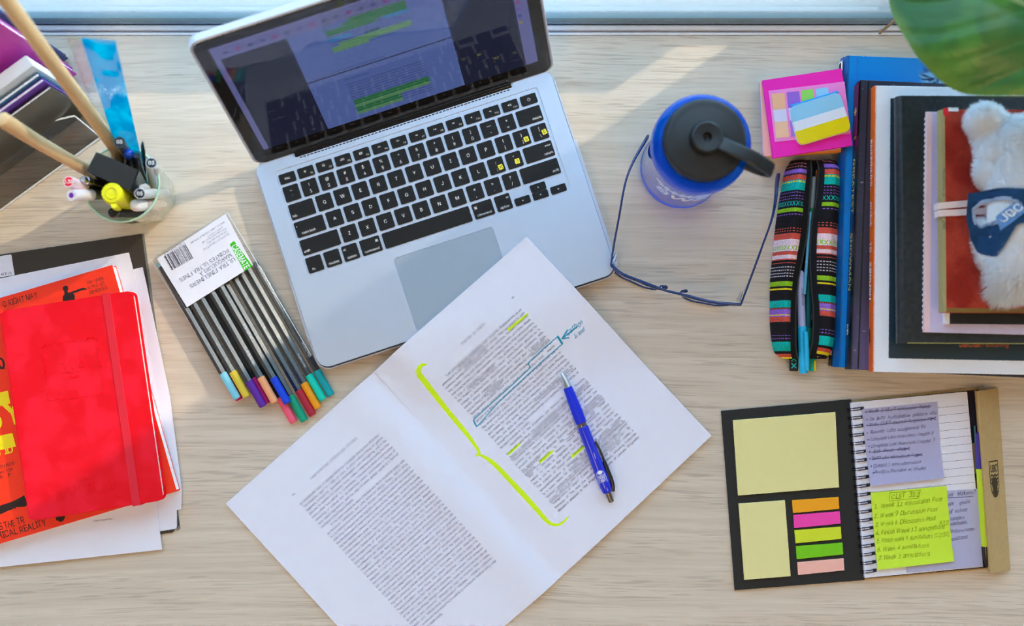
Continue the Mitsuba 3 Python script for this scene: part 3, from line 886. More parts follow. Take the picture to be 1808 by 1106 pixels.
def ballpoint():
    K = thing('ballpoint_pen', 'blue ballpoint pen with silver tip lying on the printed article', 'pen')
    za = SURF_R(*[np.array([q]) for q in (PAGE_XY(993, 660, True) * [1 / PW, -1 / PH])])[0, 2]
    zb = SURF_R(*[np.array([q]) for q in (PAGE_XY(1080, 886, True) * [1 / PW, -1 / PH])])[0, 2]
    r = .0052
    a, b = P(992, 658, za + r + .0012), P(1080, 887, zb + r + .0006)
    w = unit(b - a); L = np.linalg.norm(b - a)
    at = lambda f: a + (b - a) * f
    blue = col('pen_blue', (8, 40, 214), .45, spec=.4)
    bluet = col('pen_barrel', (6, 34, 205), .16, spec=.6, coat=.6)
    add(K + '__tip', rod(at(0), at(.115), [(0, .0006), (.06, .0014), (.35, .0026), (.8, .0040), (1, .0043)], 24), 'm_steel', 40, label='silver cone tip')
    add(K + '__grip', rod(at(.113), at(.392), [(0, .0040), (.02, .0046), (.25, .0050), (.6, .0056), (.92, .0057), (1, .0050)], 24), blue, 40)
    add(K + '__ring', rod(at(.388), at(.42), [(0, .0047), (.5, .0048), (1, .0047)], 24), 'm_steel_dark', 40, label='silver ring')
    add(K + '__barrel', rod(at(.418), at(.925), [(0, .0050), (.02, .0057), (.3, .0056), (.62, .0060), (.9, .0059), (.97, .0054), (1, .0046)], 24), bluet, 40)
    add(K + '__button', rod(at(.92), at(1.0), [(0, .0030), (.05, .0030), (.9, .0028), (1, .0022)], 18), 'm_steel_dark', 40, label='silver push button')
    # clip on the right side
    side = unit(np.cross(w, [0, 0, 1.0])); side = side if side[0] > 0 else -side
    up = np.cross(side, w); up = up if up[2] > 0 else -up
    pts = [at(.55) + side * .0062 + up * .0010, at(.62) + side * .0076 + up * .0012, at(.76) + side * .0078 + up * .0012, at(.88) + side * .0074 + up * .0010, at(.93) + side * .0050]
    add(K + '__clip', tube(spline(pts, 20), [.0012] * 8 + [.0019] * 12, 12, flat=(1, .8)), col('clip', (24, 26, 34), .25, spec=.5), 40, label='dark clip')
    m = crest(.0135)
    v = m.vertices; m.vertices = np.column_stack([v[:, 1], -v[:, 0], v[:, 2]])
    add(K + '__crest', wrap_on(m, a, b, .0061, up - side * .12, L * .80), 'm_legend', label='white crest with the letters UBC')
    hl = cat_(stroke([(0, 0), (.011, .0008)], .0008))
    t = text('Pentiac', .0013, 0, 0)
    add(K + '__small_print', wrap_on(t, a + w * 0, b, .0060, up, L * .62), 'm_legend')


ballpoint()


# ------------------------------------------------------------------ set of fineliner pens in a clear sleeve
def fineliners():
    dirp = unit(P(436, 701) - P(410.7, 656.7))      # from the barrel's end towards the cap
    dirp[2] = 0
    nor = np.array([-dirp[1], dirp[0], 0])
    caps = [((419, 704), (130, 206, 228), 1, 'light blue cap', 'second layer, by the sleeve edge'), ((436, 701), (226, 196, 60), 1, 'yellow cap', ''), ((465, 718), (96, 40, 158), 1, 'dark violet cap', ''),
            ((473, 712), (188, 30, 130), 0, 'magenta cap between the violet and peach ones', ''), ((485.7, 711), (246, 170, 120), 1, 'peach cap', ''), ((508, 712), (18, 70, 222), 1, 'royal blue cap', ''),
            ((519, 746), (246, 92, 122), 0, 'coral pink cap under the blue one', ''), ((538, 744), (10, 160, 122), 0, 'emerald green cap', ''), ((552.6, 733.6), (176, 38, 58), 0, 'dark red cap', ''),
            ((561.7, 721), (246, 158, 26), 0, 'orange cap', ''), ((570.7, 706.5), (8, 206, 182), 0, 'turquoise cap', ''), ((585, 699), (6, 158, 166), 0, 'dark teal cap next to the laptop', ''), ((423, 706), (204, 22, 120), 0, 'crimson-pink cap hidden under the light blue one', '')]
    bar = col('barrel', (26, 32, 38), .2, spec=.9, coat=1.0)
    prints = {4: .40, 5: .30, 10: .42, 11: .36}
    for i, (px, c, up, nm, _) in enumerate(caps):
        K = thing('fineliner_pen', f'black fineliner pen with {nm} in the clear sleeve', 'fineliner', 'fineliner pens in the sleeve')
        z = .0118 if up else .0043
        e = P(px[0], px[1], z)
        s = e - dirp * (.159 if i in (0, 12) else .157 if i == 11 else .168)
        capc = col(f'cap_{i}', c, .5, spec=.3)
        add(K + '__barrel', rod(s + dirp * .004, e - dirp * .029, [(0, .0030), (.01, .0039), (1, .0039)], 6, math.radians(30)), bar)
        add(K + '__cap', rod(e - dirp * .0295, e, [(0, .0037), (.02, .0041), (.96, .0040), (1, .0034)], 16), capc, 40)
        add(K + '__end_plug', rod(s, s + dirp * .0045, [(0, .0022), (.3, .0030), (1, .0030)], 12), bar if i == 11 else capc, 40)
        if i in prints:
            t = text('Ultra Fineliner', .0019, 0, -.0009)
            add(K + '__silver_print', wrap_on(xf(t, np.diag([-1.0, -1, 1, 1])), s, e, .0037, [.3, .17, .94], .125 * prints[i] / .4, lift=.0004), 'm_legend')
    # the sleeve: clear film above and below, card label tucked behind the film
    S = thing('pen_sleeve', 'clear plastic sleeve with white card label holding the fineliner pens', 'sleeve')
    zt, q = .0166, [(264, 459), (399.5, 375), (548, 628), (390, 664)]
    qt = np.array([P(x, y, zt) for x, y in q])
    qb = np.array([P(x, y, .0003) for x, y in q]) + 0
    qb[:, :2] = qt[:, :2]
    tl, tr, br, bl = qt
    low = lambda p, z: np.array([p[0], p[1], z])
    def fan(pts): return np.array(pts), np.array([[0, k, k + 1] for k in range(1, len(pts) - 1)])
    ins = lambda p, o, d: p + unit(o - p) * d
    e1, e2 = unit(tr - tl), unit(bl - tl)
    t1, t2, t3, t4 = tl + e1 * .003, tr - e1 * .003, br - e1 * .004, bl + e1 * .004
    mesh = cat_(fan([t1, t2, t3, t4][::-1]), fan([low(tl, .0002), low(tr, .0002), low(br, .0002), low(bl, .0002)]),
                fan([t1, t4, low(bl, .0002), low(tl, .0002)]), fan([t2, low(tr, .0002), low(br, .0002), t3][::-1][::-1]), fan([t1, low(tl, .0002), low(tr, .0002), t2]))
    add(S + '__film', mesh, 'm_film')
    fl = [P(392, 662, .001), P(442, 740, .0008), P(512, 700, .0008), P(546, 629, .001)]
    add(S + '__flap', fan(fl), 'm_film')
    for k, (u_, v_) in enumerate(((tl, tr), (tr, br), (tl, bl))):
        add(S + '__seam', tube([u_ - [0, 0, .006], v_ - [0, 0, .006]], .00055, 8), 'm_clear_rim', 40)
    cz = zt + .0002
    cq = [(277, 457), (398, 378), (447, 469), (330, 543)]
    add(S + '__card', quadslab(cq, cz, cz + .0004), 'm_paper', label='white card with black lettering and a bar code')
    # card lettering reads upside down in the photograph
    A = flatframe(P(447, 469, cz), P(330, 543, cz), cz + .00046)
    lt = lambda s, px, py, h, **k: text(s, h, local(A, px, py)[0], local(A, px, py)[1], **k)
    ms = [lt('ULTRA FINELINERS', 413, 454, .0042, fit=.0535), lt('MARQUEURS À', 407, 446.5, .0040, fit=.038), lt('POINTES ULTRA FINES', 402, 438.5, .0040, fit=.0585)]
    ms += [lt('IMPORTED BY / IMPORTÉ PAR', 404, 411, .0019, fit=.031), lt('Wal-Mart Canada Corp.', 400, 407, .0018, fit=.024), lt('1940 Argentia Rd, Mississauga', 399, 401.5, .0017, fit=.029), lt('Ontario L5N 1P9', 393, 400, .0017, fit=.018), lt('MADE IN CHINA / FABRIQUÉ EN CHINE', 396, 390.5, .0018, fit=.041)]
    bars = []
    x = 0.0
    o = local(A, 327, 431); o2 = local(A, 288, 453)
    ux = unit(o2 - o); uy = np.array([-ux[1], ux[0]])
    while x < .0255:
        wbar = RNG.choice([.0004, .0006, .0009, .0013])
        p = o + ux * x
        h = .0168
        bars.append(flatpoly(Polygon([p, p + ux * wbar, p + ux * wbar + uy * h, p + uy * h])))
        x += wbar + RNG.choice([.0004, .0007, .0010])
    ms.append(cat_(*bars))
    tt = text('0 68113 18764 3', .0020); Q = np.eye(4); Q[:2, 0], Q[:2, 1] = ux, uy; Q[:2, 3] = o - uy * .0026
    ms.append(xf(tt, Q))
    add(S + '__card_print', xf(cat_(*ms), A), 'm_ink')
    lg = [(405.5, 432), (413, 425), (446, 470), (431.5, 479.5)]
    add(S + '__logo_patch', quadslab(lg, cz + .0004, cz + .0006, .0008), col('logo_green', (64, 184, 30), .5))
    B_ = flatframe(P(412, 433, cz), P(436, 474, cz), cz + .00068)
    add(S + '__logo_letters', xf(text('CASEMATE', .0062, 0, -.0026, bold=True, fit=.0275), B_), 'm_legend')


fineliners()

# ------------------------------------------------------------------ papers and books at the left edge
def rect_from(px_a, px_b, z, w, side):
    """frame whose x axis runs from spot a to spot b (both at height z)"""
    return flatframe(P(*px_a, z), P(*px_b, z), 0)


def left_pile():
    # black folder; its top right corner and its right edge are in view
    z = .0022
    F_ = thing('presentation_folder', 'black card folder at the bottom of the left pile', 'folder')
    q = np.array([P(x, y, z)[:2] for x, y in ((-190, 478), (250, 413), (272, 580), (316, 928), (300, 946), (-160, 1000))])
    q[4] = P(304, 941, z)[:2]
    add(F_ + '__cover', slab(q[::-1], .0002, z, .0002), col('folder', (62, 56, 50), .6, spec=.3))
    add(F_ + '__back_flap', slab(np.array([P(x, y, .0012)[:2] for x, y in ((254, 413.5), (276, 580), (318, 934), (312, 938), (270, 580), (248, 414))])[::-1], .0001, .0011), col('folder_edge', (120, 122, 120), .6))
    A = flatframe(P(-150, 474, z), P(26, 448, z), z)
    w = local(A, 23, 449)[0]
    add(F_ + '__title_panel', slab(np.array([P(x, y, z)[:2] for x, y in ((-150, 476), (20, 449.5), (26, 486), (-146, 512))])[::-1], z + .00002, z + .0002), 'm_paper', label='white panel with small capitals')
    B = flatframe(P(-60, 497, z), P(22, 484, z), z + .0003)
    add(F_ + '__title_print', xf(text('BRITISH COLUMBIA', .0026, local(B, 22, 482)[0], -.0, align='r', sp=.28), B), 'm_ink')
    # loose sheets
    sheets = [(((-140, 560), (252, 472), (300, 700), (321, 866), (320, 900), (-100, 950)), .0030, 'white paper sheet reaching furthest right in the left pile'),
              (((-150, 522), (227.5, 446), (236, 480), (290, 780), (-100, 860)), .0037, 'white paper sheet at the top edge of the left pile, over the folder'),
              (((-160, 700), (250, 660), (286, 971), (-130, 1016)), .0044, 'white paper sheet at the bottom edge of the left pile')]
    for pts, zz, lb in sheets:
        qq = np.array([P(x, y, zz)[:2] for x, y in pts])
        add('paper_sheet', slab(qq[::-1], zz - .0006, zz), 'm_paper', label=lb, cat='paper', group='loose sheets in the left pile')
    t = thing('paper_slip', 'small white slip with rounded corner under the red notebook', 'paper')
    add(t + '__slip', quadslab([(270, 884), (312, 880), (312.5, 934), (274, 940)], .0024, .0028, .003), 'm_paper')
    Bq = flatframe(P(165, 922, .0046), P(207, 917, .0046), .0046)
    k = [x for x in labels if x.startswith('paper_sheet')][-1]
    add(k + '__small_print', xf(text('dal mondo.', .0020, .0, 0, fit=.020), Bq), 'm_ink_grey')
    # orange-red paperback
    z0, z1 = .0046, .0175
    K = thing('paperback', 'orange-red paperback with black figures and yellow block letters under the notebook', 'book')
    TR, BR = P(198, 468, z1), P(312, 868, z1)
    ay = unit(TR - BR); ax = np.array([ay[1], -ay[0], 0])
    Hb = np.linalg.norm(TR - BR); Wb = .205
    A = mtx(np.array([BR[0], BR[1], 0]) - ax * Wb, ax, ay, np.array([0, 0, 1.0]))
    add(K + '__pages', xf(box(.002, .0015, z0 + .0004, Wb - .0004, Hb - .0015, z1 - .0004), A), col('pages', (250, 246, 246), .8))
    cov = col('orange_cover', (252, 56, 28), .4, spec=.3, coat=.1)
    add(K + '__front_cover', xf(box(0, 0, z1 - .0004, Wb, Hb, z1), A), cov)
    add(K + '__back_cover', xf(box(0, 0, z0, Wb, Hb, z0 + .0004), A), cov)
    add(K + '__spine', xf(box(-.0006, 0, z0, .0002, Hb, z1), A), cov)
    zz = z1 + .0002
    Az = A @ mtx([0, 0, zz], [1, 0, 0], [0, 1, 0], [0, 0, 1.0])
    lc = lambda px, py: local(Az, px, py)
    ms = []
    for s, px, py, h, ft in (('ONLY WHEN', 154, 503, .0034, .0175), ('PEOPLE GET', 155, 512, .0034, .0185), ('DEPRESSED', 158, 520, .0034, .019), ('O RIGHT MAY', 6, 543, .0058, .036)):
        p = lc(px, py); ms.append(text(s, h, p[0], p[1], fit=ft, jit=.05, narrow=.8))
    for s, px, py, h, ft in (('PERSUADE', -17, 833, .0030, .026), ('US THE TOP', -14, 842, .0030, .022), ('LOVE IT', -12, 850, .0030, .019), ('THE UNCONS', -48, 921, .0072, .055), ('IS THE TR', -4, 938, .0066, .028), ('CHICAL REALITY', -12, 956, .0066, .056)):
        p = lc(px, py); ms.append(text(s, h, p[0], p[1], fit=ft, jit=.05))
    # pointing figures as flat print
    man = unary_union([Polygon([(-.006, -.004), (.006, -.004), (.0062, .001), (.003, .004), (-.002, .004), (-.0058, .001)]), Point(-.0022, .0085).buffer(.0028), Polygon([(-.004, .003), (0, .003), (-.0006, .007), (-.0036, .007)]),
                       Polygon([(.002, .0018), (.016, .0052), (.0185, .0046), (.0188, .0062), (.015, .0072), (.002, .0042)])])
    p = lc(121, 524); man = affinity.translate(affinity.rotate(man, -10, origin=(0, 0)), p[0], p[1])
    arm = Polygon([(-.03, -.004), (-.02, -.0055), (-.004, -.0045), (.004, -.007), (.008, -.006), (.007, .004), (.002, .003), (-.005, .0022), (-.02, .0025), (-.028, .0065), (-.032, .004)])
    p = lc(33, 886); arm = affinity.translate(affinity.rotate(arm, 4, origin=(0, 0)), p[0], p[1])
    p = lc(107, 916); dot = affinity.translate(unary_union([Point(0, 0).buffer(.0034), sbox(-.0045, -.001, .0045, .0035)]), p[0], p[1])
    p = lc(2, 642); ring_ = affinity.translate(affinity.scale(Point(0, 0).buffer(1), .0035, .006).difference(affinity.scale(Point(0, 0).buffer(1), .0015, .0042)), p[0], p[1])
    pb = col('print_black', (40, 18, 16), .6)
    for g_, nm_ in ((man, 'printed_figure'), (arm, 'printed_arm'), (dot, 'printed_figure'), (ring_, 'printed_ring')):
        add(K + '__' + nm_, xf(flatpoly(g_), Az), pb, label={'printed_figure': 'black silhouette printed on the cover', 'printed_arm': 'black pointing arm printed on the cover', 'printed_ring': 'black printed ring'}[nm_])
    p = lc(-4, 655); ms.append(text('THE', .003, p[0], p[1], fit=.008))
    add(K + '__cover_print', xf(cat_(*ms), Az), pb, label='black hand lettering on the cover', kind='stuff')
    yl = []
    def lquad(pts): return flatpoly(Polygon([lc(*q) for q in pts]))
    yl += [lquad([(-60, 708), (14, 690), (18, 713), (-60, 733)]), lquad([(-60, 782), (22, 765), (28, 789), (-60, 809)])]
    p = lc(-38, 768); yl.append(text('SY', .0265, p[0] + .005, p[1], bold=True, narrow=.95))
    p = lc(-22, 812); yl.append(text('NG ID', .0070, p[0], p[1], fit=.0275, bold=True))
    add(K + '__yellow_print', xf(cat_(*yl), Az), col('print_yellow', (244, 222, 20), .5), label='yellow block letters')
    # red notebook with elastic band
    z0, z1 = .0177, .0325
    N = thing('notebook', 'bright red notebook with elastic band on top of the left pile', 'notebook')
    TRn, BRn = P(231, 514, z1), P(291, 879, z1)
    TLn, BLn = P(3, 549, z1), P(50, 926, z1)
    ay = unit((TRn + TLn) / 2 - (BRn + BLn) / 2); ax = np.array([ay[1], -ay[0], 0])
    Hn = (np.linalg.norm(TRn - BRn) + np.linalg.norm(TLn - BLn)) / 2; Wn = (np.linalg.norm(TRn - TLn) + np.linalg.norm(BRn - BLn)) / 2
    c = (TRn + BRn + TLn + BLn) / 4
    A = mtx(np.array([c[0], c[1], 0]) - ax * Wn / 2 - ay * Hn / 2, ax, ay, np.array([0, 0, 1.0]))

    def red_tex(p, n, uv):
        f = fbm(p.x * 55, p.y * 55, 2.0, 3)
        return mix((0.86, 0.001, 0.012), (0.94, 0.008, 0.030), smoothstep(.35, .7, f))
    red = mat('m_red', None, .55, spec=.2, tex=proc(red_tex), bump=proc(lambda p, n, uv: fbm(p.x * 900, p.y * 900, 1.0, 2), 3e-4), bump_scale=.00018)
    out = rrect(0, 0, Wn, Hn, .006)
    add(N + '__back_cover', xf(slab(out, z0, z0 + .0018, .0005), A), red, 40)
    add(N + '__pages', xf(slab(rrect(.002, .002, Wn - .0022, Hn - .002, .005), z0 + .0018, z1 - .0018), A), col('cream', (246, 226, 214), .8))
    add(N + '__front_cover', xf(slab(out, z1 - .0018, z1, .0006), A), red, 40)
    add(N + '__spine', xf(cat_(loft([[[-.0008, y, z0 + .001], [-.0014, y, (z0 + z1) / 2], [-.0008, y, z1 - .0008], [.003, y, z1 - .0004], [.003, y, z0 + .0004]] for y in (.0025, Hn - .0025)])), A), red, 40)
    Az = A @ mtx([0, 0, z1], [1, 0, 0], [0, 1, 0], [0, 0, 1.0])
    l0, l1 = local(Az, 190, 521), local(Az, 238, 887)
    xe = (l0[0] + l1[0]) / 2
    add(N + '__elastic_band', xf(cat_(box(xe - .0042, -.0012, z1 + .0001, xe + .0042, Hn + .0012, z1 + .0012, .0004), box(xe - .0042, -.0012, z0 - .0001, xe + .0042, -.0004, z1 + .0008), box(xe - .0042, Hn + .0004, z0, xe + .0042, Hn + .0012, z1 + .0008)), A), col('band', (226, 30, 52), .7, sheen=.5), label='woven red elastic band')
    # embossed emblem: ragged square frame, a sign in the middle, three small marks at the foot
    em = []
    q0, q1, q2, q3 = [local(Az, *p) for p in ((73, 612), (170, 595), (184, 696), (88, 708))]
    for a, b in ((q0, q1), (q1, q2), (q2, q3), (q3, q0)):
        n_ = 26
        d = (b - a) / n_; nn = unit(np.array([-d[1], d[0]]))
        for k in range(n_):
            if RNG.random() < .2: continue
            p = a + d * k
            em.append(LineString([p + nn * RNG.uniform(-.0016, .0), p + d * RNG.uniform(.3, .9) + nn * RNG.uniform(0, .0018)]).buffer(.0005, quad_segs=2))
    ce = local(Az, 128, 646)
    tz = lambda pts: LineString([ce + np.array(p) for p in pts]).buffer(.0010, quad_segs=2)
    em += [tz([(-.0125, .005), (-.0045, .005), (-.0115, -.005), (-.003, -.005)]), tz([(.0015 + .007 * math.cos(a), .007 * math.sin(a)) for a in np.linspace(1.9, 4.4, 12)]), tz([(.0075 + .0065 * math.cos(a), .0065 * math.sin(a)) for a in np.linspace(1.7, 4.6, 12)]), tz([(.0095 + .0030 * math.cos(a), .001 + .0030 * math.sin(a)) for a in np.linspace(0, 6.28, 16)])]
    for px in (128, 161, 197):
        p = local(Az, px, 866 - (px - 128) * .17)
        em.append(affinity.translate(sbox(-.0026, -.0048, .0026, .0048).difference(sbox(-.0014, -.003, .0012, .0035)), *p))
    parts = []
    for g in em[-3:]:
        m = trimesh.creation.extrude_polygon(g, .0008, engine='earcut'); m.apply_translation([0, 0, -.00005])
        add(N + '__embossed_mark', xf(m, Az), red)
    for g in em[:-3]:
        for gg in getattr(g, 'geoms', [g]):
            m = trimesh.creation.extrude_polygon(gg, .0008, engine='earcut'); m.apply_translation([0, 0, -.00005]); parts.append(m)
    t = meshkit.text_mesh('studio', .0028, .0008); t.apply_translation([ce[0] - .005, ce[1] - .0125, -.00005]); parts.append(t)
    add(N + '__embossed_emblem', xf(cat_(*parts), Az), red, kind='stuff', label='embossed ragged square with a sign in it')


left_pile()

# ------------------------------------------------------------------ glass jar of pens, brushes and a ruler
CUP = (P(257, 350, 0) + P(217, 322, .088)) / 2
CUP[2] = 0


def glass_jar():
    n = 64
    a = np.arange(n) * 2 * math.pi / n
    fac = 1 / np.cos((a + .2) % (2 * math.pi / 9) - math.pi / 9)
    fac = fac / fac.max()

    def ring(r, z, k):
        rr = r * (1 - k + k * fac * 1.0)
        return np.column_stack([rr * np.cos(a), rr * np.sin(a), np.full(n, z)])
    outer = [ring(.0270, .0002, 1), ring(.0300, .002, 1), ring(.0325, .012, 1), ring(.0345, .035, 1), ring(.0355, .052, .9), ring(.0358, .060, .1), ring(.0366, .076, 0), ring(.0370, .086, 0), ring(.0368, .0875, 0), ring(.0362, .088, 0)]
    inner = [ring(.0353, .0875, 0), ring(.0350, .086, 0), ring(.0340, .060, 0), ring(.0322, .035, 0), ring(.0300, .012, 0), ring(.0270, .0068, 0)]
    m = loft(outer + inner)
    m.vertices += CUP
    G = thing('glass_jar', 'clear faceted glass jar holding pens and wooden sticks', 'jar')
    scene['m_jar'] = {'type': 'thindielectric', 'int_ior': 1.5, 'specular_transmittance': rgb((.93, .97, .95))}
    add(G + '__vessel', m, 'm_jar', 25)
    rim_c = CUP + [0, 0, .0874]
    add(G + '__rim', tube([rim_c + [.0361 * math.cos(q_), .0361 * math.sin(q_), 0] for q_ in np.linspace(0, 2 * math.pi, 72)], .0011, 10), col('jar_rim', (184, 226, 204), .15, spec=.6, coat=.5), 40, label='thick pale green rim')
    foot_ring = loft([ring(.0262, .0010, 1), ring(.0296, .0026, 1), ring(.0312, .0075, 1), ring(.0292, .0080, 1)])
    foot_ring.vertices += CUP
    scene['m_jar_foot'] = {'type': 'blendbsdf', 'weight': .35, 'a': {'type': 'thindielectric', 'int_ior': 1.5, 'specular_transmittance': rgb((.88, .95, .91))}, 'b': {'type': 'principledthin', 'base_color': rgb((.62, .74, .66)), 'roughness': .2, 'diff_trans': 1.0, 'spec_trans': 0.0}}
    add(G + '__foot', foot_ring, 'm_jar_foot', 25)

    def foot(ang, r=.018, z=.0085):
        return CUP + [r * math.cos(ang), r * math.sin(ang), z]

    def pen(name, label, top, z, foot_a, foot_r, r, parts, cat='pen', zf=.0085):
        """parts: (part name, from, to (metres back from the upper end; None = foot), profile radii, material)"""
        t = P(top[0], top[1], z); b = foot(foot_a, foot_r, zf)
        w = unit(b - t); L = np.linalg.norm(b - t)
        K = thing(name, label, cat)
        for pn, s0, s1, prof, m in parts:
            s1 = L if s1 is None else s1
            add(K + '__' + pn, rod(t + w * s0, t + w * s1, [(f, q * r) for f, q in prof], 18), m, 40)
        return K, t, w
    wood = mat('m_stick', None, .55, spec=.3, tex=proc(lambda p, n, uv: mix((.62, .40, .20), (.74, .54, .30), fbm(p.x * 30, p.y * 30, p.z * 14, 3))))
    for nm, lb, pts, rr in (('wooden_stick', 'longer wooden stick rising from the jar toward the top left corner', [(207, 266, .088), (72, 82, .25), (-40, -70, .345)], [.0062, .0066, .0072]),
                            ('wooden_stick', 'shorter wooden stick leaning left out of the jar, its pale end at the picture edge', [(152, 300, .092), (60, 247, .165), (2, 210, .215)], [.0058, .0064, .0070])):
        q = [P(*p) for p in pts]
        bottom = foot(3.04, .0205, .0125) if 'longer' in lb else foot(.03, .0109, .0125)
        path = np.array([bottom] + q)
        from numpy import interp
        s = np.r_[0, np.cumsum(np.linalg.norm(np.diff(path, axis=0), axis=1))]
        ss = np.r_[np.linspace(0, s[-1] - .002, 30), s[-1]]
        pp = np.column_stack([interp(ss, s, path[:, k]) for k in range(3)])
        r_ = interp(ss, s, [rr[0]] + rr); r_[-1] *= .7
        add(nm, tube(pp, r_, 20), wood, 50, label=lb, cat='wooden stick')
    # black block wedged between the pens
    zt = .118
    q = [(169, 267), (246, 300), (231, 339), (151, 303)]
    tq = np.array([P(x, y, zt) for x, y in q])
    c = tq.mean(0); cb = np.array([CUP[0] + .001, CUP[1] - .001, .062])
    bq = cb + (tq - c) * .72
    bl = loft([bq[::-1], (tq + (bq - tq) * .03)[::-1], (c + (tq - c) * .95 + [0, 0, .0012])[::-1]])
    add('black_block', bl, col('block', (12, 13, 15), .14, spec=.6, coat=1.0), label='glossy black box standing upright in the jar between the wooden sticks', cat='box')
    # blue ruler
    top = [P(116, 64, .262), P(204, 72, .258)]
    low = [P(191, 262, .09), P(244, 268, .088)]
    dn = unit((low[0] + low[1]) / 2 - (top[0] + top[1]) / 2)
    foot_ = [low[0] + dn * .072, low[1] + dn * .072]
    R = thing('ruler', 'see-through blue ruler with an ocean print standing in the jar', 'ruler')
    n = 60
    vs = []
    for f in np.linspace(0, 1, n):
        for g in (0, .3, .3, 1):
            e0 = top[0] + (foot_[0] - top[0]) * f; e1 = top[1] + (foot_[1] - top[1]) * f
            vs.append(e0 + (e1 - e0) * g)
    vs = np.array(vs)
    nn = unit(np.cross(top[1] - top[0], foot_[0] - top[0]))

    def strip(i, j, th=.0007):
        v = vs.reshape(n, 4, 3)[:, [i, j]].reshape(-1, 3)
        k = np.arange(n - 1) * 2
        f = np.vstack([np.stack([k, k + 1, k + 2], 1), np.stack([k + 1, k + 3, k + 2], 1)])
        uv = np.column_stack([np.tile([0, 1.0], n), np.repeat(np.linspace(0, 1, n), 2)])
        return trimesh.Trimesh(v, f, process=False), uv

    def ocean(p, nrm, uv):
        f = fbm(uv.x * 2.2 + 1.5 * noise(uv.y * 9), uv.y * 11, 1.0, 3)
        wv = smoothstep(.50, .56, noise(uv.x * 1.6 + 3, uv.y * 20, 4.0)) * smoothstep(.75, .35, uv.y)
        c = mix((.0, .26, .52), (.0, .52, .74), smoothstep(.25, .75, f))
        c = mix(c, (.0, .62, .78), smoothstep(.5, .9, uv.y) * .7)
        c = mix(c, (.16, .36, .56), wv * .75)
        foam = smoothstep(.05, .0, dr.abs(uv.y - .30 - .05 * noise(uv.x * 5, 3.0))) * smoothstep(.6, .8, noise(uv.x * 40, uv.y * 160, 7.0))
        return mix(c, (.75, .9, .95), foam * .8)
    scene['m_ocean'] = {'type': 'principledthin', 'base_color': proc(ocean), 'roughness': .2, 'diff_trans': 1.0, 'spec_trans': 0.0}
    m, uv = strip(2, 3)
    add(R + '__printed_blade', m, 'm_ocean', uv=uv, label='translucent blue printed part')
    scene['m_ruler_edge'] = {'type': 'thindielectric', 'int_ior': 1.5, 'specular_transmittance': rgb((.72, .85, .90))}
    m, uv = strip(0, 1)
    add(R + '__clear_edge', m, 'm_ruler_edge', label='clear edge with tick marks')
    tk = []
    for i in range(1, 90):
        f = i / 92; e0 = top[0] + (foot_[0] - top[0]) * f; e1 = top[1] + (foot_[1] - top[1]) * f; x = unit(e1 - e0); y = unit(foot_[0] - top[0])
        ln = .004 if i % 5 == 0 else .0022
        a_ = e0 + nn * .0002
        tk.append((np.array([a_, a_ + x * ln, a_ + x * ln + y * .0003, a_ + y * .0003]), np.array([[0, 1, 2], [0, 2, 3]])))
    add(R + '__tick_marks', cat_(*tk), 'm_ink', kind='stuff')
    # the pens
    greyc = col('grey_cap', (196, 200, 206), .35, spec=.5)
    darkd = col('dark_disc', (16, 30, 48), .3)
    smoke = col('smoke', (70, 78, 80), .25, spec=.6)
    def capdisc(K, t, w, r, m, s):
        """round end with a number on it"""
        add(K + '__end_disc', rod(t - w * .0004, t + w * .0006, [(0, r * .8), (1, r)], 18), m, 40)
        x = unit(np.cross([0, 1, 0], -w)); y = np.cross(-w, x)
        add(K + '__number', xf(text(s, .0034, 0, -.0016, .00012, align='c', bold=True), mtx(t - w * .0005, x, y, -w)), 'm_legend')
    full = [(0, .98), (.1, 1), (1, 1)]
    K, t, w = pen('fine_pen', 'grey smoky pen whose dark round end touches the ruler foot', (211, 251), .128, 1.8, .0217, .0052, [('cap', 0, .035, full, smoke), ('barrel', .035, None, [(0, .9), (1, .8)], smoke)]); capdisc(K, t, w, .0052, darkd, '05')
    K, t, w = pen('fine_pen', 'white-clipped pen with a dark numbered end at the right rim of the jar', (267, 288), .122, .88, .0133, .0052, [('cap', 0, .034, full, greyc), ('barrel', .034, None, [(0, .9), (1, .85)], greyc)]); capdisc(K, t, w, .0052, darkd, '03')
    side = unit(np.cross(w, [0, 0, 1])); add(K + '__clip', tube([t + w * .002 + np.array([.004, -.003, 0]), t + w * .016 + np.array([.0055, -.0045, 0]), t + w * .034 + np.array([.0048, -.004, 0])], [.0022, .0024, .0016], 10), greyc, 40)
    K, t, w = pen('fine_pen', 'white-clipped pen with a dark numbered end at the lower right of the jar', (247, 342), .120, .09, .0216, .0052, [('cap', 0, .034, full, greyc), ('barrel', .034, None, [(0, .9), (1, .85)], greyc)]); capdisc(K, t, w, .0050, darkd, '05')
    add(K + '__clip', tube([t + np.array([.001, .006, -.002]), t + w * .012 + np.array([.002, .0070, 0]), t + w * .03 + np.array([.001, .006, 0])], [.0026, .0026, .0018], 10), greyc, 40)
    pen('crayon', 'stubby pen with a rounded white end at the jar rim, lowest on the right', (236, 363), .108, -.49, .0206, .0058, [('cap', 0, .03, [(0, .3), (.06, .7), (.18, .95), (.35, 1), (1, 1)], col('white_cap', (240, 238, 240), .4)), ('barrel', .03, None, [(0, .9), (1, .8)], col('pink_body', (222, 190, 186), .4))])
    K, t, w = pen('gel_pen', 'pen with pale pink cap and red disc end leaning furthest left out of the jar', (121, 321), .130, -2.72, .021, .0056, [('cap', 0, .030, full, col('pink_cap', (236, 208, 220), .3)), ('barrel', .030, None, [(0, .9), (1, .8)], smoke)]); capdisc(K, t, w, .0050, col('red_disc', (226, 26, 50), .4), '0.38')
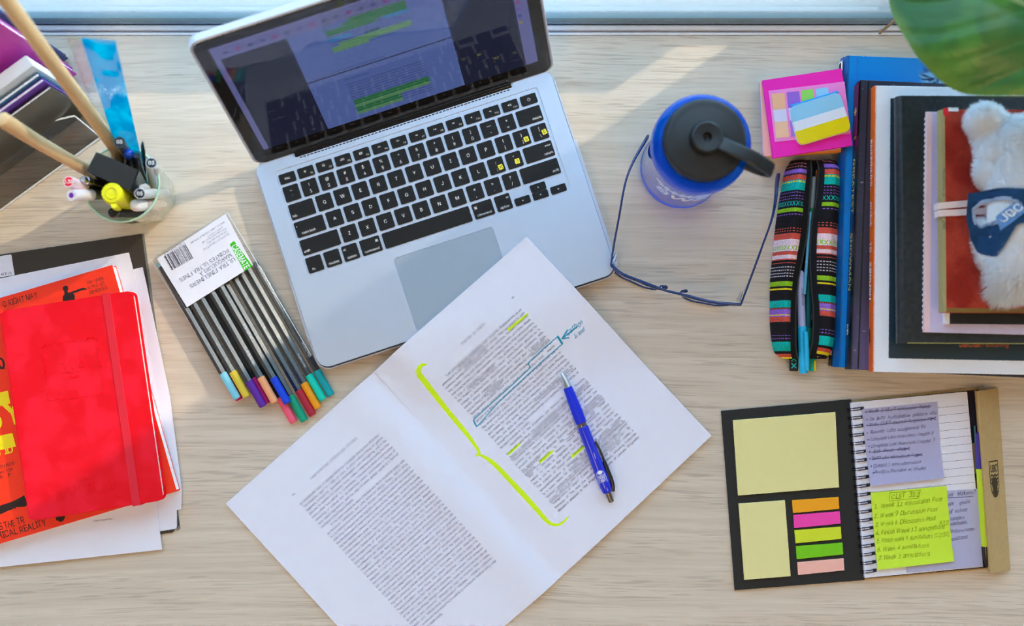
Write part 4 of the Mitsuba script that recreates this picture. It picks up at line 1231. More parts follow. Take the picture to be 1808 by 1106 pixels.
    pen('gel_pen', 'chrome grey pen end beside the pink capped pen', (146, 317), .118, -3.12, .0114, .0042, [('button', 0, .006, [(0, .5), (.3, .8), (1, .8)], 'm_steel'), ('cap', .006, .016, [(0, 1), (.5, 1.05), (1, .8)], 'm_steel'), ('barrel', .016, None, [(0, .9), (.3, 1), (1, .9)], 'm_steel_dark')])
    K, t, w = pen('gel_pen', 'white pen with violet centred end at the left of the jar, below the pink one', (126, 345), .128, 2.18, .0015, .0054, [('cap', 0, .032, full, col('white_pen', (226, 224, 236), .3)), ('barrel', .032, None, [(0, .9), (1, .8)], smoke)])
    add(K + '__end_disc', rod(t - w * .0004, t + w * .0006, [(0, .0022), (1, .003)], 18), col('violet_disc', (110, 40, 170), .4), 40)
    K, t, w = pen('highlighter', 'neon yellow highlighter standing cap up in the middle of the jar', (197, 341), .122, -1.96, .0165, .0105, [('cap', 0, .030, [(0, .35), (.01, .40), (.012, .82), (.06, .95), (.2, 1), (1, 1)], col('neon_pen', (226, 226, 10), .35, spec=.4, coat=.3)), ('barrel', .030, None, [(0, .96), (.8, .96), (1, .8)], 'c_neon_pen')], cat='highlighter')
    add(K + '__clip', tube([t + np.array([.0015, -.0112, -.002]), t + w * .012 + np.array([.001, -.0118, 0]), t + w * .028 + np.array([.001, -.0112, 0])], [.0028, .003, .0018], 10), 'c_neon_pen', 40)
    add(K + '__end_ring', tube([t - w * .0004 + np.array([.0052 * math.cos(q_), .0052 * math.sin(q_), 0]) for q_ in np.linspace(0, 2 * math.pi, 28)], .0007, 8), 'c_neon_pen', 40)
    pen('ball_pen', 'black pen with a glossy ball end at the bottom of the jar opening', (196, 376), .106, -1.04, .0215, .0048, [('cap', 0, .012, [(0, .35), (.1, .75), (.3, 1), (.6, .95), (1, .8)], 'm_black_gloss'), ('barrel', .012, None, [(0, .85), (.3, .95), (1, .9)], 'm_black')])
    pen('ball_pen', 'pen with shiny blue ball end at the top of the jar, by the ruler', (227, 269), .116, 2.51, .0174, .0050, [('cap', 0, .012, [(0, .35), (.1, .7), (.3, .95), (.6, .9), (1, .7)], col('ball_blue', (12, 70, 190), .12, coat=.8)), ('barrel', .012, None, [(0, .85), (.3, 1.1), (1, .9)], col('navy_pen', (16, 30, 52), .25, coat=.5))])
    pen('ball_pen', 'dark navy pen beside the blue ball pen in the jar', (240, 275), .112, 1.58, .0096, .0046, [('cap', 0, .02, [(0, .5), (.1, .8), (.3, .95), (1, 1)], 'c_navy_pen'), ('barrel', .02, None, [(0, .85), (1, .8)], 'c_navy_pen')])
    t = P(252, 251, .128); b = foot(1.55, .0157, .010)
    w = unit(b - t)
    add('tweezers', tube([t, t + w * .018, t + w * .05, b], [.0010, .0030, .0034, .002], 10, flat=(1.2, .45)), col('tweezer', (74, 72, 70), .3, metallic=.8), 40, label='thin dark metal tweezers at the upper right rim of the jar', cat='tweezers')


glass_jar()


# ------------------------------------------------------------------ clear acrylic file holder with magazines, upper left
def file_holder():
    Hh = thing('file_holder', 'smoky clear acrylic file holder in the upper left corner', 'file holder')
    scene['m_acrylic'] = {'type': 'thindielectric', 'int_ior': 1.5, 'specular_transmittance': rgb((.76, .75, .74))}
    a, b = P(178, 243, .001), P(-160, 489, .001)          # front edge on the desk
    c, d = P(132, 205, .030), P(-160, 272, .075)          # top of the low front panel
    v = np.array([a, b, d, c])
    ff = np.array([[0, 1, 2], [0, 2, 3]])
    add(Hh + '__front_panel', (v, ff), 'm_acrylic')
    for p_, q_, r in ((a, b, .0011), (c, d, .0011), (a, c, .0009)):
        add(Hh + '__edge', tube([p_ + [0, 0, r], q_ + [0, 0, r]], r, 8), 'm_clear_rim', 40)
    ax = unit((b - a) * [1, 1, 0])                        # along the magazines
    back = unit(np.array([-ax[1], ax[0], 0])); back = back if back[1] > 0 else -back
    e = P(146, 172, .0); f_ = P(95, 70, .0)
    add(Hh + '__base', slab(np.array([a[:2], b[:2], (b + back * .14)[:2], (a + back * .09)[:2]]) if np.cross((b - a)[:2], (back)[:2]) > 0 else np.array([a[:2], b[:2], (b + back * .14)[:2], (a + back * .09)[:2]])[::-1], .0002, .0020), 'm_acrylic')
    # upright things in it: each a thin slab whose right end is in view
    def upright(name, label, cat, px, th, h, m, L=.20, fm=None, lean=.0):
        p = P(px[0], px[1], .0022)
        K = thing(name, label, cat)
        y = unit(np.array([0, 0, 1.0]) + back * lean)
        A = mtx(p, ax, y, np.cross(ax, y))
        sgn = 1 if A[:3, 2] @ back > 0 else -1
        z0, z1 = (0, th) if sgn > 0 else (-th, 0)
        if fm is None:
            add(K + '__body', xf(box(0, 0, z0, L, h, z1, min(.0006, th / 3)), A), m)
        else:
            t_ = .0006
            add(K + '__pages', xf(box(.0015, .001, z0 + t_, L, h - .001, z1 - t_), A), 'm_paper')
            add(K + '__front_cover', xf(box(0, 0, z0, L, h, z0 + t_), A), m if sgn > 0 else fm)
            add(K + '__back_cover', xf(box(0, 0, z1 - t_, L, h, z1), A), fm if sgn > 0 else m)
        return K
    upright('magazine', 'dark glossy magazine standing in front inside the file holder', 'magazine', (158, 196), .0030, .110, col('mag_dark', (46, 48, 40), .2, coat=.8), fm='c_mag_dark')
    upright('magazine', 'violet magazine in the file holder behind the dark one', 'magazine', (152, 188), .0034, .120, col('mag_violet', (110, 70, 170), .4), fm='c_mag_violet')
    upright('magazine', 'teal magazine in the file holder behind the violet one', 'magazine', (149, 181.5), .0036, .126, col('mag_teal', (20, 90, 130), .4), fm='c_mag_teal')
    upright('paper_block', 'pale grey-white block of paper standing in the file holder', 'paper', (147, 171), .012, .140, col('pale_block', (208, 220, 228), .6), fm=None)
    upright('folder', 'magenta folder standing in the file holder', 'folder', (136, 131), .008, .205, col('magenta', (200, 60, 170), .5), fm='c_magenta')
    upright('folder', 'slate blue folder standing at the back of the file holder', 'folder', (121, 103), .0045, .215, col('slate', (78, 90, 134), .5), fm='c_slate')


file_holder()


# ------------------------------------------------------------------ water bottle
def bottle():
    W_ = thing('water_bottle', 'blue sports water bottle with black lid and carry loop', 'bottle')
    c = (P(1202, 300, 0) + P(1238.5, 251, .155)) / 2; c[2] = 0
    mv = lambda m: trimesh.Trimesh(m.vertices + c, m.faces, process=False)
    scene['m_bottle_clear'] = {'type': 'thindielectric', 'int_ior': 1.35, 'specular_transmittance': rgb((.26, .70, .97))}
    scene['m_bottle_blue'] = {'type': 'blendbsdf', 'weight': .5, 'a': {'type': 'thindielectric', 'int_ior': 1.4, 'specular_transmittance': rgb((.06, .52, .98))},
                              'b': {'type': 'principledthin', 'base_color': rgb(lin(0, 112, 236)), 'roughness': .15, 'diff_trans': 1.1, 'spec_trans': 0.0}}
    def shell(prof, n=72): return mv(loft([np.column_stack([r * np.cos(q), r * np.sin(q), np.full(n, z)]) for r, z in prof for q in [np.arange(n) * 2 * math.pi / n]], False, False))
    add(W_ + '__body', shell([(.0414, .020), (.0408, .024), (.0404, .06), (.0404, .10), (.0412, .118), (.0425, .125)]), 'm_bottle_clear', True, label='clear pale blue wall with white print')
    add(W_ + '__base', mv(loft([np.column_stack([r * np.cos(q), r * np.sin(q), np.full(72, z)]) for r, z in ((.030, .003), (.037, .0006), (.0405, .003), (.0418, .008), (.0414, .020)) for q in [np.arange(72) * 2 * math.pi / 72]], True, False)), 'm_bottle_blue', True)
    add(W_ + '__shoulder', shell([(.0425, .125), (.0446, .132), (.0456, .142), (.0453, .152), (.0440, .158), (.0412, .162), (.0385, .1645), (.0372, .1650)]), 'm_bottle_blue', True, label='translucent strong blue shoulder')
    lid = 'm_lid'
    mat(lid, (15, 19, 21), .36, spec=.65)
    add(W_ + '__lid', mv(lathe([(.0368, .156), (.0372, .158), (.0372, .170), (.0366, .1735), (.0350, .1752), (.0320, .1758), (.0305, .1756), (.0290, .1760), (.0170, .1775), (.0150, .1776)], 96)), lid, 30)
    rid = cat_(*[xf(box(-.0005, .0366, .159, .0005, .0377, .170), mtx([0, 0, 0], [math.cos(q), math.sin(q), 0], [-math.sin(q), math.cos(q), 0], [0, 0, 1])) for q in np.arange(60) * 2 * math.pi / 60])
    add(W_ + '__lid_ridges', mv(rid), lid, kind='stuff')
    add(W_ + '__spout', mv(lathe([(.0150, .1770), (.0146, .1850), (.0138, .1880), (.0125, .1888), (.0042, .1880), (.0034, .1868), (.0030, .1800), (0, .1795)], 64)), lid, 30, label='round black spout with a hole')
    o = np.array([0, 0, 0])
    pts = [P(1266, 250, .184), P(1283, 258, .188), P(1306, 268, .190), P(1334, 281, .189), P(1355, 295, .180), P(1361, 302, .169), P(1345, 299, .160), P(1318, 288, .156), P(1296, 277, .157)]
    sp = spline(pts, 46)
    add(W_ + '__carry_loop', tube(sp, 1.0, 28, flat=(.0062, .0021), sq=.45), lid, 50, label='black carry loop')
    # white print on the wall: checks and letters
    ms = []
    r = .0406
    for i in range(14):
        for j in range(3):
            if (i + j) % 2: ms.append(flatpoly(sbox(i * .004, j * .004 + .082, i * .004 + .004, j * .004 + .086)))
    tt = text('SWZSI/', .018, .002, .056, bold=True, slant=.15)
    ms.append(tt)
    m = cat_(*ms)
    vv = []
    for tri in (m,):
        th = -2.55 + tri.vertices[:, 0] / r
        vv = np.column_stack([r * np.cos(th), r * np.sin(th), tri.vertices[:, 1]])
    vs, fs = trimesh.remesh.subdivide_to_size(np.column_stack([m.vertices[:, 0], m.vertices[:, 1], m.vertices[:, 2]]), m.faces, .004)
    th = -2.55 + vs[:, 0] / r
    add(W_ + '__white_print', mv(trimesh.Trimesh(np.column_stack([r * np.cos(th), r * np.sin(th), vs[:, 1]]), fs, process=False)), 'm_legend')


bottle()


# ------------------------------------------------------------------ eyeglasses
def eyeglasses():
    G = thing('eyeglasses', 'dark blue framed eyeglasses standing on the desk around the water bottle', 'eyeglasses')
    m = col('frame', (10, 44, 104), .2, spec=.7, coat=.8, metallic=.3)
    zt = .034
    fr = spline([P(1079, 467, zt), P(1092, 480, zt + .001), P(1128, 496, zt + .001), P(1168, 511, zt), P(1190, 517, zt - .001), P(1207, 521, zt), P(1254, 533, zt + .001), P(1290, 537, zt + .001), P(1308, 538, zt)], 50)
    add(G + '__brow', tube(fr, [.0016] * 20 + [.0013] * 10 + [.0016] * 20, 12, flat=(1.0, 1.2)), m, 40)
    # two rims with lenses hanging below the brow, and the nose pads
    for s0, s1 in ((.06, .40), (.60, .95)):
        a, b = fr[int(s0 * 49)], fr[int(s1 * 49)]
        x = unit(b - a); W_ = np.linalg.norm(b - a)
        out = rrect(0, -.0325, W_, 0, .012, 8)
        bow = lambda q: np.array([a + x * u_ + np.array([0, 0, v_]) + np.array([x[1], -x[0], 0]) * (.0028 * math.sin(math.pi * u_ / W_)) for u_, v_ in q])
        loop = bow(np.vstack([out, out[:1]]))
        add(G + '__rim', tube(loop, .0010, 8, False), m, 40)
        add(G + '__lens', (np.vstack([loop[:-1], loop[:-1].mean(0)]), np.array([[i, (i + 1) % (len(loop) - 1), len(loop) - 1] for i in range(len(loop) - 1)])), 'm_glass')
    for i, px in ((20, (1172, 506)), (28, (1206, 514))):
        p = P(px[0], px[1], .026)
        add(G + '__nose_pad', tube(spline([fr[i] - [0, 0, .002], (fr[i] + p) / 2 + [0, .002, -.002], p + [0, 0, .002], p - [0, 0, .006]], 14), [.0007] * 7 + [.0016] * 7, 8), m, 40)
    lt = spline([P(1079, 467, zt), P(1084, 432, .033), P(1095, 372, .032), P(1107, 313, .030), P(1118, 286, .026), P(1143, 242, .004)], 50)
    rt = spline([P(1308, 538, zt), P(1328, 484, .033), P(1350, 424, .032), P(1365, 378, .029), P(1370, 345, .022), P(1373.5, 311, .005)], 50)
    add(G + '__temple', tube(lt, np.r_[np.full(30, .0013), np.linspace(.0013, .0022, 20)], 10, flat=(.8, 1.4)), m, 40)
    add(G + '__temple', tube(rt, np.r_[np.full(28, .0013), np.linspace(.0013, .0028, 22)], 10, flat=(.8, 1.4)), m, 40)
    for p, q in ((P(1083, 462, zt), P(1088, 448, zt)), (P(1303, 532, zt), P(1310, 515, zt))):
        add(G + '__hinge', tube([p, q], [.0022, .0012], 6), 'm_steel', label='silver hinge')


eyeglasses()

# ------------------------------------------------------------------ stack of books, right
def book(name, label, cat, tl, bl, z0, z1, w, cover, spine=None, hard=.003, cover_t=.002, round_spine=False, pages='m_paper_edge', bevel=.0004, rot=None):
    """lies face up with its spine to the left; tl, bl: upper and lower left corners of its top face in the photograph"""
    K = thing(name, label, cat)
    a, b = P(*tl, z1), P(*bl, z1)
    y = unit((a - b) * [1, 1, 0]); x = np.array([y[1], -y[0], 0]); h = np.linalg.norm((a - b)[:2])
    A = mtx([b[0], b[1], 0], x, y, [0, 0, 1.0])
    add(K + '__pages', xf(box(.0015, hard, z0 + cover_t * .9, w - hard, h - hard, z1 - cover_t * .9), A), pages)
    add(K + '__front_cover', xf(box(.0002, 0, z1 - cover_t, w, h, z1, bevel), A), cover)
    add(K + '__back_cover', xf(box(.0002, 0, z0, w, h, z0 + cover_t, bevel), A), cover)
    n = 9
    bulge = .004 if round_spine else .0006
    prof = [(-bulge * math.sin(math.pi * t), z0 + (z1 - z0) * t) for t in np.linspace(0, 1, n)]
    prof += [(.0016, z1), (.0016, z0)]
    add(K + '__spine', xf(loft([[[px, yy, pz] for px, pz in prof] for yy in (.0002, h - .0002)]), A), spine or cover, 40)
    S = mtx([b[0], b[1], 0] - x * (bulge + .0003) + y * h, -y, [0, 0, 1.0], -x)          # the spine's face: x downward along the book, y up
    Az = A @ mtx([0, 0, z1 + .00025], [1, 0, 0], [0, 1, 0], [0, 0, 1.0])
    return K, A, Az, S, h


def book_stack():
    Z = [.0, .0265, .0480, .0625, .0660, .0850, .0905, .0985, .1125]
    e = .0003
    # blue hardcover
    def blue_tex(p, n, uv):
        x, y = p.x - .414, p.y - .275
        inside = smoothstep(.0, .006, x + .012 * noise(p.y * 130, p.x * 40)) * (1 - smoothstep(.02, .04, y + .01 * noise(p.x * 90, 2.0)))
        f = fbm(p.x * 190 + 6 * noise(p.y * 80, 3.0), p.y * 330, 1.0, 3)
        c = mix((.004, .018, .09), (.20, .47, .72), smoothstep(.40, .72, f))
        return mix((.0, .235, .70), c, inside)
    mat('m_bluebook', None, .28, spec=.4, coat=.4, tex=proc(blue_tex))
    K, A, Az, S, h = book('hardcover_book', 'large bright blue hardcover book at the bottom of the book stack', 'book', (1497.5, 98), (1481.5, 648.5), Z[0] + e, Z[1], .235, 'm_bluebook', col('blue_spine', (10, 96, 170), .3, coat=.4), round_spine=True)
    add(K + '__joint', xf(box(.0085, .001, Z[1] - .0001, .0105, h - .001, Z[1] + .0003, .0001), A), col('blue_joint', (24, 120, 210), .3))
    add(K + '__spine_label', xf(box(h * .0 + .004, .006, .0, .015, .022, .0004), S), 'm_white', label='white label at the head of the spine')
    add(K + '__spine_emblem', xf(slab(rrect(.0055, .010, .0125, .018, .002), .0004, .0007), S), 'm_black')
    add(K + '__spine_band', xf(box(h - .028, .001, .0, h - .001, .014, .0004), S), 'm_black', label='black band at the foot of the spine')
    add(K + '__spine_sticker', xf(box(h - .016, .001, .0004, h - .012, .013, .0007), S), 'm_white')
    # dark violet hardcover
    def show_tex(p, n, uv):
        f = fbm(p.x * 22, p.y * 9, 2.0, 3)
        c = mix((.028, .028, .055), (.105, .085, .20), smoothstep(.35, .7, f) * smoothstep(.20, -.02, p.y))
        st = smoothstep(.93, .97, noise(p.x * 420, p.y * 420, 3.0))
        return mix(c, (.5, .5, .6), st * .4)
    mat('m_showbook', None, .35, spec=.4, coat=.3, tex=proc(show_tex))
    K, A, Az, S, h = book('hardcover_book', 'dark violet hardcover book with yellow capitals on its black spine', 'book', (1519.5, 141), (1501, 652.5), Z[1] + e, Z[2], .225, 'm_showbook', col('black_spine', (14, 14, 18), .3, coat=.3))
    add(K + '__joint', xf(box(.007, .001, Z[2] - .0001, .0085, h - .001, Z[2] + .0003, .0001), A), 'c_black_spine')
    cen = (Z[1] + Z[2]) / 2 - .0035
    add(K + '__spine_title', xf(text('THE GREATEST SHOWMAN', .0078, h * .13, cen, fit=h * .60), S), col('gold', (222, 196, 84), .5), label='yellow capitals down the spine')
    add(K + '__spine_head_panel', xf(box(.002, Z[1] + .002, 0, .055, Z[2] - .002, .0003), S), col('plum', (96, 18, 58), .35), label='dark plum head of the spine')
    orn = unary_union([affinity.rotate(sbox(-.0045, -.0006, .0045, .0006), a) for a in (0, 45, 90, 135)] + [Point(0, 0).buffer(.002)])
    add(K + '__spine_ornament', xf(flatpoly(affinity.translate(orn, .03, cen + .0035), .0004), S), 'c_gold')
    add(K + '__spine_publisher', xf(text('DIO', .0045, h - .045, cen, bold=True), S), 'm_legend')
    # guide book with orange spine and white cover
    K, A, Az, S, h = book('paperback', 'white covered guide book with orange spine in the book stack', 'book', (1544.5, 151), (1540.5, 657), Z[2] + e, Z[3], .222, col('white_cover', (236, 238, 246), .3, coat=.4), col('orange_spine', (226, 98, 18), .35), hard=.0, cover_t=.0006)
    zc = (Z[2] + Z[3]) / 2 - .0028
    add(K + '__spine_title', xf(text('BEGINNER’S GUIDE TO', .0058, h * .185, zc, fit=h * .40), S), 'm_legend', label='white title down the orange spine')
    add(K + '__spine_title', xf(text('ZBRUSH', .0058, h * .615, zc, fit=h * .135, bold=True), S), 'm_legend')
    add(K + '__spine_mark', xf(cat_(flatpoly(sbox(h - .042, zc + .0012, h - .028, zc + .0038), .0002), flatpoly(sbox(h - .026, zc - .001, h - .0255, zc + .006), .0002)), S), 'm_black')
    add(K + '__cover_panel', xf(box(.0155, .0135, Z[3] + .00003, .219, h - .0125, Z[3] + .0003), A), col('teal_panel', (34, 56, 68), .3, coat=.4), label='dark teal panel printed on the white cover')
    Bz = flatframe(P(1691, 613.5, Z[3]), P(1790, 612.5, Z[3]), Z[3] + .0005)
    add(K + '__publisher_print', xf(text('Jatotal', .0058, .001, .0002, bold=True, fit=.021), Bz), col('orange_print', (226, 100, 30), .5))
    add(K + '__publisher_print', xf(text('Publishing', .0058, .0235, .0002, fit=.026), Bz), 'c_orange_print')
    # black leather notebook
    lea = mat('m_leather', None, .38, spec=.5, tex=proc(lambda p, n, uv: mix((.008, .012, .014), (.016, .022, .026), noise(p.x * 300, p.y * 300, 1.0))),
              bump=proc(lambda p, n, uv: fbm(p.x * 700, p.y * 700, 4.0, 2), 3e-4), bump_scale=.00012)
    K = thing('leather_notebook', 'black leather notebook with rounded spine in the middle of the book stack', 'notebook')
    z0, z1 = Z[3] + .0008, Z[5]
    a, b = P(1584, 169, z1), P(1587, 607, z1)
    y = unit((a - b) * [1, 1, 0]); x = np.array([y[1], -y[0], 0]); h = np.linalg.norm((a - b)[:2]); A = mtx([b[0], b[1], 0], x, y, [0, 0, 1.0])
    prof = [(.17, z1)] + [(.006 - .006 * math.sin(t), z1 - .009 + .009 * math.cos(t)) for t in np.linspace(0, math.pi, 14)] + [(.17, z1 - .018)]
    prof += [(.17, z1 - .0165)] + [(.007 - .0052 * math.sin(t), z1 - .009 - .0075 * math.cos(t)) for t in np.linspace(0, math.pi, 12)] + [(.17, z1 - .0015)]
    add(K + '__cover', xf(loft([[[px, yy, pz] for px, pz in prof] for yy in (0.0, .0006, h - .0006, h)], False, False), A), lea, 40)
    v = np.array([[px, yy, pz] for yy in (0.0, h) for px, pz in prof])
    add(K + '__pages', xf(box(.004, .002, z1 - .0162, .168, h - .002, z1 - .0018), A), 'm_paper_edge')
    add(K + '__edge_line', xf(tube([[.008, .0006, z1 + .0001], [.168, .0006, z1 + .0001]], .0004, 6), A), col('edge_gold', (180, 170, 96), .4))
    # lavender exercise book
    K, A, Az, S, h = book('exercise_book', 'lavender exercise book on the black leather notebook', 'notebook', (1636.5, 197), (1632, 587), Z[5] + e, Z[6], .15, col('lavender', (204, 194, 226), .5), col('pink_edge', (238, 202, 206), .6), hard=.0004, cover_t=.0007)
    add(K + '__stitch', xf(cat_(*[box(.0 + i * h / 40, .0 + Z[5] + .0012, 0, i * h / 40 + h / 90, Z[5] + .0042, .0003) for i in range(1, 40)]), S), 'm_white', kind='stuff')
    add(K + '__pink_strip', xf(box(.0001, .0006, Z[6] - .00005, .0050, h - .0006, Z[6] + .0002), A), 'c_pink_edge', label='pale pink strip along the spine')
    # small black book
    K, A, Az, S, h = book('pocket_book', 'small black book with white corner under the red suede book', 'book', (1668, 210), (1669, 571.5), Z[6] + e, Z[7], .13, 'm_black', 'm_white', hard=.001, cover_t=.001)
    add(K + '__corner_tab', xf(box(-.0004, -.0004, Z[6] + .0005, .0042, .0105, Z[7] + .0003, .0002), A), 'm_white', label='white corner')
    # red suede book
    def suede(p, n, uv):
        f = fbm(p.x * 45, p.y * 45, 1.0, 4)
        g = noise(p.x * 1400, p.y * 1400, 2.0)
        c = mix((.34, .028, .018), (.52, .062, .036), smoothstep(.3, .72, f))
        return mix(c, c * .72, g)
    mat('m_suede', None, .95, spec=.1, sheen=.6, tex=proc(suede))
    K, A, Az, S, h = book('suede_book', 'rust red suede covered book on top of the stack, held by a pale band', 'book', (1662, 193), (1665, 552), Z[7] + e, Z[8], .118, 'm_suede', col('olive', (168, 154, 106), .6), hard=.002, cover_t=.0014)
    a1 = local(Az, 1669, 300)[0]
    add(K + '__olive_strip', xf(box(.0, .0004, Z[8] - .0001, a1, h - .0004, Z[8] + .0002), A), 'c_olive', label='olive cloth strip along the spine')
    add(K + '__lower_edge', xf(box(a1, .0, Z[8] - .0001, .1175, .0042, Z[8] + .0002), A), col('brown_edge', (132, 98, 42), .7), label='brown lower border')
    y0 = local(Az, 1664, 300)
    q = mtx([a1 * .5 + .0012, local(Az, 1664, 296)[1], Z[8] + .0003], [0, -1, 0], [1, 0, 0], [0, 0, 1.0])
    add(K + '__spine_title', xf(xf(text('FRAGRANCE OF', .0028, 0, -.0022, sp=.32, fit=.0285), q), A), 'm_ink', label='small black capitals down the strip')
    q = mtx([a1 * .5 + .0012, local(Az, 1664, 383)[1], Z[8] + .0003], [0, -1, 0], [1, 0, 0], [0, 0, 1.0])
    add(K + '__spine_title', xf(xf(text('TIME', .0028, 0, -.0022, sp=.3), q), A), 'm_ink')
    add(K + '__red_corner', xf(box(.0018, h - .006, Z[8], .0065, h + .001, Z[8] + .0006), A), col('red_tab', (220, 30, 44), .5))
    add(K + '__white_tab', xf(box(.006, h - .002, Z[8], .016, h + .0015, Z[8] + .0005), A), 'm_white')
    for i, (ya, yb) in enumerate((((1658, 364), (1760, 355)), ((1659, 377), (1760, 372)))):
        p_, q_ = P(*ya, Z[8] + .0012), P(*yb, Z[8] + .0012)
        far = p_ + unit(q_ - p_) * .1195
        out = unit(p_ - q_)
        path = [p_ + out * .0006 + [0, 0, -.0135], p_ + out * .0008 + [0, 0, -.001], p_, far, far - out * .001 + [0, 0, -.014]]
        wd = unit(np.array([-(q_ - p_)[1], (q_ - p_)[0], 0])) * .0030
        vs = np.array([[c + wd, c - wd, c - wd + [0, 0, .0008], c + wd + [0, 0, .0008]] for c in path])
        add('rubber_band', loft(vs), col('band_pale', (240, 216, 212), .6), 40, label='upper strand of the pale elastic band around the red suede book' if i == 0 else 'lower strand of the pale elastic band around the red suede book', cat='elastic band', group='pale bands around the suede book')
    return Z[8]


ZTOP = book_stack()


# ------------------------------------------------------------------ white plush dog lying on the books
def plush():
    z = ZTOP + .001
    D = thing('plush_dog', 'white fluffy plush dog in a blue vest lying on the red suede book', 'plush toy')
    # chains of balls: (px, py, radius m); the centre height keeps each ball on the book
    def ball(px, py, r, dz=0.0):
        c = P(px, py, z + r * .9 + dz); return np.r_[c, r]
    chains = [[ball(1806, 262, .030), ball(1812, 330, .034), ball(1812, 400, .034), ball(1806, 470, .030)],              # trunk
              [ball(1800, 275, .029), ball(1772, 272, .024), ball(1756, 236, .019), ball(1740, 215, .0175, .004)],       # front paw reaching up
              [ball(1790, 262, .012, .012), ball(1790, 222, .0085, .014)],                                               # small second paw
              [ball(1795, 310, .026), ball(1765, 300, .022)],
              [ball(1790, 445, .024), ball(1754, 452, .014), ball(1737, 425, .0095), ball(1735, 400, .0075)],            # hind leg
              [ball(1800, 465, .028), ball(1782, 492, .018), ball(1772, 512, .010)],                                     # tail
              [ball(1812, 350, .034), ball(1880, 340, .036, .004), ball(1930, 335, .018, .0)],                           # head, out of the picture
              [ball(1872, 305, .014, .02), ball(1862, 285, .010, .022)], [ball(1872, 378, .014, .02), ball(1862, 398, .010, .022)]]
    import manifold3d as m3
    parts, caps = [], []
    for ch in chains:
        for a, b in zip(ch[:-1], ch[1:]):
            sa = m3.Manifold.sphere(a[3], 28).translate(a[:3]); sb = m3.Manifold.sphere(b[3], 28).translate(b[:3])
            parts.append(m3.Manifold.batch_hull([sa, sb])); caps.append((a, b))
    body = m3.Manifold.batch_boolean(parts, m3.OpType.Add).refine_to_length(.0035)
    mm = body.to_mesh()
    tm = trimesh.Trimesh(mm.vert_properties[:, :3], mm.tri_verts, process=True)
    trimesh.smoothing.filter_taubin(tm, iterations=14)
    tm.vertices[:, 2] = np.maximum(tm.vertices[:, 2], z)
    add(D + '__body', tm, col('plush', (222, 224, 228), .9, sheen=.5), True)
    # vest: follows the trunk, a little outside it
    def top(xy):
        best = np.full(len(xy), z)
        for a, b in caps:
            for t in np.linspace(0, 1, 9):
                c = a + (b - a) * t
                d2 = ((xy - c[:2]) ** 2).sum(1)
                best = np.maximum(best, np.where(d2 < c[3] ** 2, c[2] + np.sqrt(np.maximum(c[3] ** 2 - d2, 0)), z))
        return best
    zg = z + .05
    q = [(1732, 333), (1760, 331), (1800, 338), (1850, 345), (1900, 372), (1860, 405), (1812, 392), (1786, 400), (1766, 452), (1748, 440), (1736, 415), (1729, 378)]
    hole = [(1743, 362), (1750, 353), (1768, 352), (1786, 358), (1790, 372), (1776, 378), (1764, 388), (1752, 396), (1745, 382)]
    zs = lambda pts, n=64: np.array([P(px, py, zg)[:2] for px, py in pts])
    pg = Polygon(zs(q)).buffer(.003).buffer(-.003)
    ph = Polygon(zs(hole)).buffer(.001)
    vst = pg.difference(ph)

    def cover(poly, lift, step=.0022, th=.0012):
        v, f = trimesh.creation.triangulate_polygon(poly, engine='earcut')
        v, f = trimesh.remesh.subdivide_to_size(np.column_stack([v, v[:, :1] * 0]), f, step)
        vv = v[:, :2]
        zz = top(vv)
        # smooth the cloth over steps
        from scipy.spatial import cKDTree
        tr = cKDTree(vv)
        low = zz < z + .006
        zz = np.where(low, z + .012, zz)
        for _ in range(3):
            nb = tr.query_ball_point(vv, .007)
            zz = np.maximum(zz, np.array([zz[k].mean() for k in nb]))
        p3 = np.column_stack([vv, zz + lift])
        nrm = np.cross(p3[f[:, 1]] - p3[f[:, 0]], p3[f[:, 2]] - p3[f[:, 0]])[:, 2]
        f = np.where((nrm < 0)[:, None], f[:, ::-1], f)
        return trimesh.Trimesh(p3, f, process=True)
    add(D + '__vest', cover(vst, .0042), col('vest', (8, 58, 98), .8, sheen=.1), True, label='blue cloth vest with an arm hole')
    rim = LineString(list(ph.exterior.coords)).buffer(.0016)
    add(D + '__vest_trim', cover(rim, .0050), col('vest_trim', (150, 166, 190), .8), True, label='pale trim around the arm hole')
    lab = Polygon(zs([(1757, 383), (1782, 360), (1800, 372), (1800, 376), (1765, 408)]))
    add(D + '__vest_badge', cover(lab, .0056), col('badge', (92, 140, 196), .7), True, label='light blue badge reading UBC')
    a, b = P(1767, 400, zg), P(1797, 374, zg)
    x = unit((b - a) * [1, 1, 0])
    t = text('UBC', .0066, .0012, .0018, bold=True)
    v, f = t.vertices, t.faces
    xy = a[:2] + v[:, :1] * x[:2] + v[:, 1:2] * np.array([-x[1], x[0]])
    bt = cover(Polygon(zs([(1754, 386), (1782, 357), (1806, 372), (1765, 412)])), .0062, .002)
    from scipy.interpolate import NearestNDInterpolator
    zi = NearestNDInterpolator(bt.vertices[:, :2], bt.vertices[:, 2])(xy[:, 0], xy[:, 1])
    add(D + '__badge_letters', trimesh.Trimesh(np.column_stack([xy, zi + .0014]), f, process=False), 'm_legend')
    cr = cat_(*[stroke([(x0_, 0), (x0_ + .0012, .0016), (x0_ + .0024, 0)], .0006) for x0_ in (.001, .0036, .0062)])
    xy = a[:2] + cr.vertices[:, :1] * x[:2] + (cr.vertices[:, 1:2] + .0105) * np.array([-x[1], x[0]])
    zi = NearestNDInterpolator(bt.vertices[:, :2], bt.vertices[:, 2])(xy[:, 0], xy[:, 1])
    add(D + '__badge_waves', trimesh.Trimesh(np.column_stack([xy, zi + .0006]), cr.faces, process=False), 'm_legend')
    # face, out of the picture to the right
    hd = P(1930, 335, z + .016)
